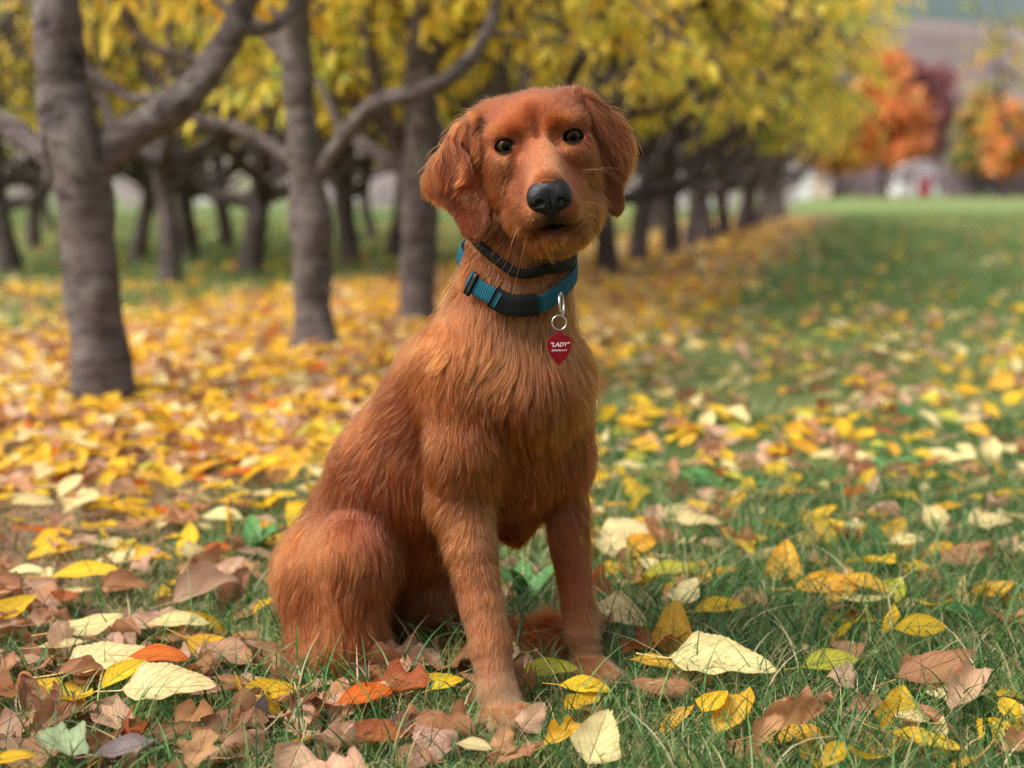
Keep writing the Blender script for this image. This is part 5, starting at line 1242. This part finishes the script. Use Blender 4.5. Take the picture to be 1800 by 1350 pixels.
# marks by which the other leaves can be found
MARKS = [(P(884, 1280, 1.37), "the near front paw"), (P(1055, 1200, 1.49), "the far front paw"), (G(640, 1215), "the hind foot"), (G(500, 1180), "the dog's rump"), (G(1262, 1172), 'the large cream leaf'), (G(1615, 1105), 'the arched yellow leaf'), (G(1635, 1178), 'the folded tan leaf'),
         (G(1380, 1285), 'the big crumpled tan leaf'), (G(1378, 995), 'the upright golden leaf'), (G(290, 1215), 'the lower left cream leaf'), (G(150, 1018), 'the wide yellow leaf'), (G(355, 1045), 'the rolled pinkish leaf'), (G(115, 1310), 'the grey green leaf'), (G(655, 1300), 'the rust red leaf'),
         (G(1228, 922), 'the mid right cream leaf'), (G(1740, 925), 'the pale leaf at right edge'), (G(1500, 872), 'the orange red leaf'), (G(1108, 948), 'the long cream leaf'), (G(30, 1150), 'the left edge'), (G(1770, 1180), 'the right edge'), (G(900, 1345), 'the bottom edge'), (G(265, 922), 'the yellow leaf mid left'), (G(1320, 830), 'the far grass')]
mk = np.array([to_px(m_[0])[:2] for m_ in MARKS]); DIRS = ['right of', 'behind and right of', 'behind', 'behind and left of', 'left of', 'in front and left of', 'in front of', 'in front and right of']
made = {}
for l in ind:
    q_ = to_px(np.array(l[:3]))[:2]; i = int(np.argmin(np.hypot(*(mk - q_).T))); v = q_ - mk[i]; dist = float(np.hypot(*v))
    di = int(round(math.atan2(-v[1], v[0]) / (math.pi / 4))) % 8
    sz = 'small' if l[3] < .054 else 'medium' if l[3] < .067 else 'large'
    made.setdefault((sz, l[5], STATE[l[6]], DIRS[di], MARKS[i][1]), []).append((dist, l))
for key, lst in made.items():
    lst.sort(key=lambda t_: t_[0]); sz, cn, st, di, mkn = key
    for j, (dist, l) in enumerate(lst):
        fx_ = '' if len(lst) == 1 else [', nearest one', ', second nearest', ', third nearest', ', fourth nearest', ', fifth nearest'][min(j, 4)]
        lb = f'{sz} {cn} {st} leaf {di} {mkn}{fx_}'; put_leaf(l, lb if len(lb.replace('-', ' ').split()) < 17 else lb.replace(' and ', '-'))
# all other leaves: one litter
LO = [leaf_shape(k + 3, 5, 8, SPECS[k][1], SPECS[k][0], *SPECS[k][2:]) for k in range(12)]; MD = [leaf_shape(k + 3, 9, 15, SPECS[k][1], SPECS[k][0], *SPECS[k][2:]) for k in range(12)]
Vl, Fl_, Ul, Cl = [], [], [], []; n0 = 0
for l in litter:
    V, F_, UV = (MD if l[1] < 3.2 else LO)[l[6]]; V = (V * l[3]) @ l[4].T + np.array(l[:3]); Vl.append(V); Fl_.append(F_ + n0); Ul.append(UV); n0 += len(V)
    Cl.append(np.tile(lin(CN[l[5]]) * rng.uniform(.85, 1.12), (len(V), 1)))
o = mesh_obj('leaf_litter', np.concatenate(Vl), np.concatenate(Fl_), LITTER_M); face_colors(o.data, np.concatenate(Cl)); tag(o, kind='stuff')
uv = o.data.uv_layers.new(name='UVMap'); vi = np.zeros(len(o.data.loops), np.int32); o.data.loops.foreach_get('vertex_index', vi); uv.data.foreach_set('uv', np.concatenate(Ul)[vi].astype(np.float32).ravel())
# ------------------------------------------------------------------ broad-leaved weeds in the grass
m = NT('weed_leaf'); tc = m.n('TexCoord'); b = m.bsdf(m.mix(m.noise(60, tc.outputs['Object'], 3).outputs[0], lin((46, 88, 40)), lin((90, 134, 66))), .45, .4); WEED = m.m
def weed(px, py, n, ln_, up, label, seed, wid=.16):
    rg = np.random.default_rng(seed); g = G(px, py); mm = Mesh_(); root = empty('weed_plant', (g[0], g[1], 0))
    for i in range(n):
        a_ = rg.uniform(0, 6.28); e = rg.uniform(up * .6, up * 1.3); L_ = ln_ * rg.uniform(.6, 1.15); d = np.array([math.cos(a_), math.sin(a_), 0]); s_ = np.array([-d[1], d[0], 0]); V = []; ny = 11
        for k in range(ny):
            t_ = k / (ny - 1); c = d * L_ * (math.cos(e) * t_ + .25 * t_ * t_) + np.array([0, 0, L_ * (math.sin(e) * t_ - .35 * t_**2.2)]); w_ = L_ * wid * (math.sin(math.pi * min(.999, t_ ** .8)) ** .8 + .06) * (1 + .12 * (k % 2))
            V += [c - s_ * w_, c - np.array([0, 0, w_ * .3]), c + s_ * w_]
        F_ = [(3 * k + j, 3 * k + j + 1, 3 * k + j + 4, 3 * k + j + 3) for k in range(ny - 1) for j in (0, 1)]
        mesh_obj('leaf', V, F_, WEED, root)
    tag(root, label, 'plant', 'weeds in the grass')
weed(445, 985, 9, .085, 1.15, 'leafy green weed tuft left of the dog\'s haunch', 1, .12)
weed(925, 1062, 8, .085, 1.1, 'dark green weed tuft seen between the dog\'s front legs', 2, .13)
weed(1500, 1010, 5, .09, .5, 'broad leaved green weed in the grass at mid right', 3, .15)
weed(1270, 870, 6, .08, .7, 'broad green weed beyond the cream leaf right of the dog', 4, .2)
weed(565, 1205, 7, .06, .35, 'flat green weed rosette under the dog\'s rump', 5, .16)
weed(250, 1120, 3, .05, .5, 'small green weed among the leaves at lower left', 6, .2)
weed(1540, 835, 6, .08, .7, 'green weed clump in the grass at upper right', 7, .2)
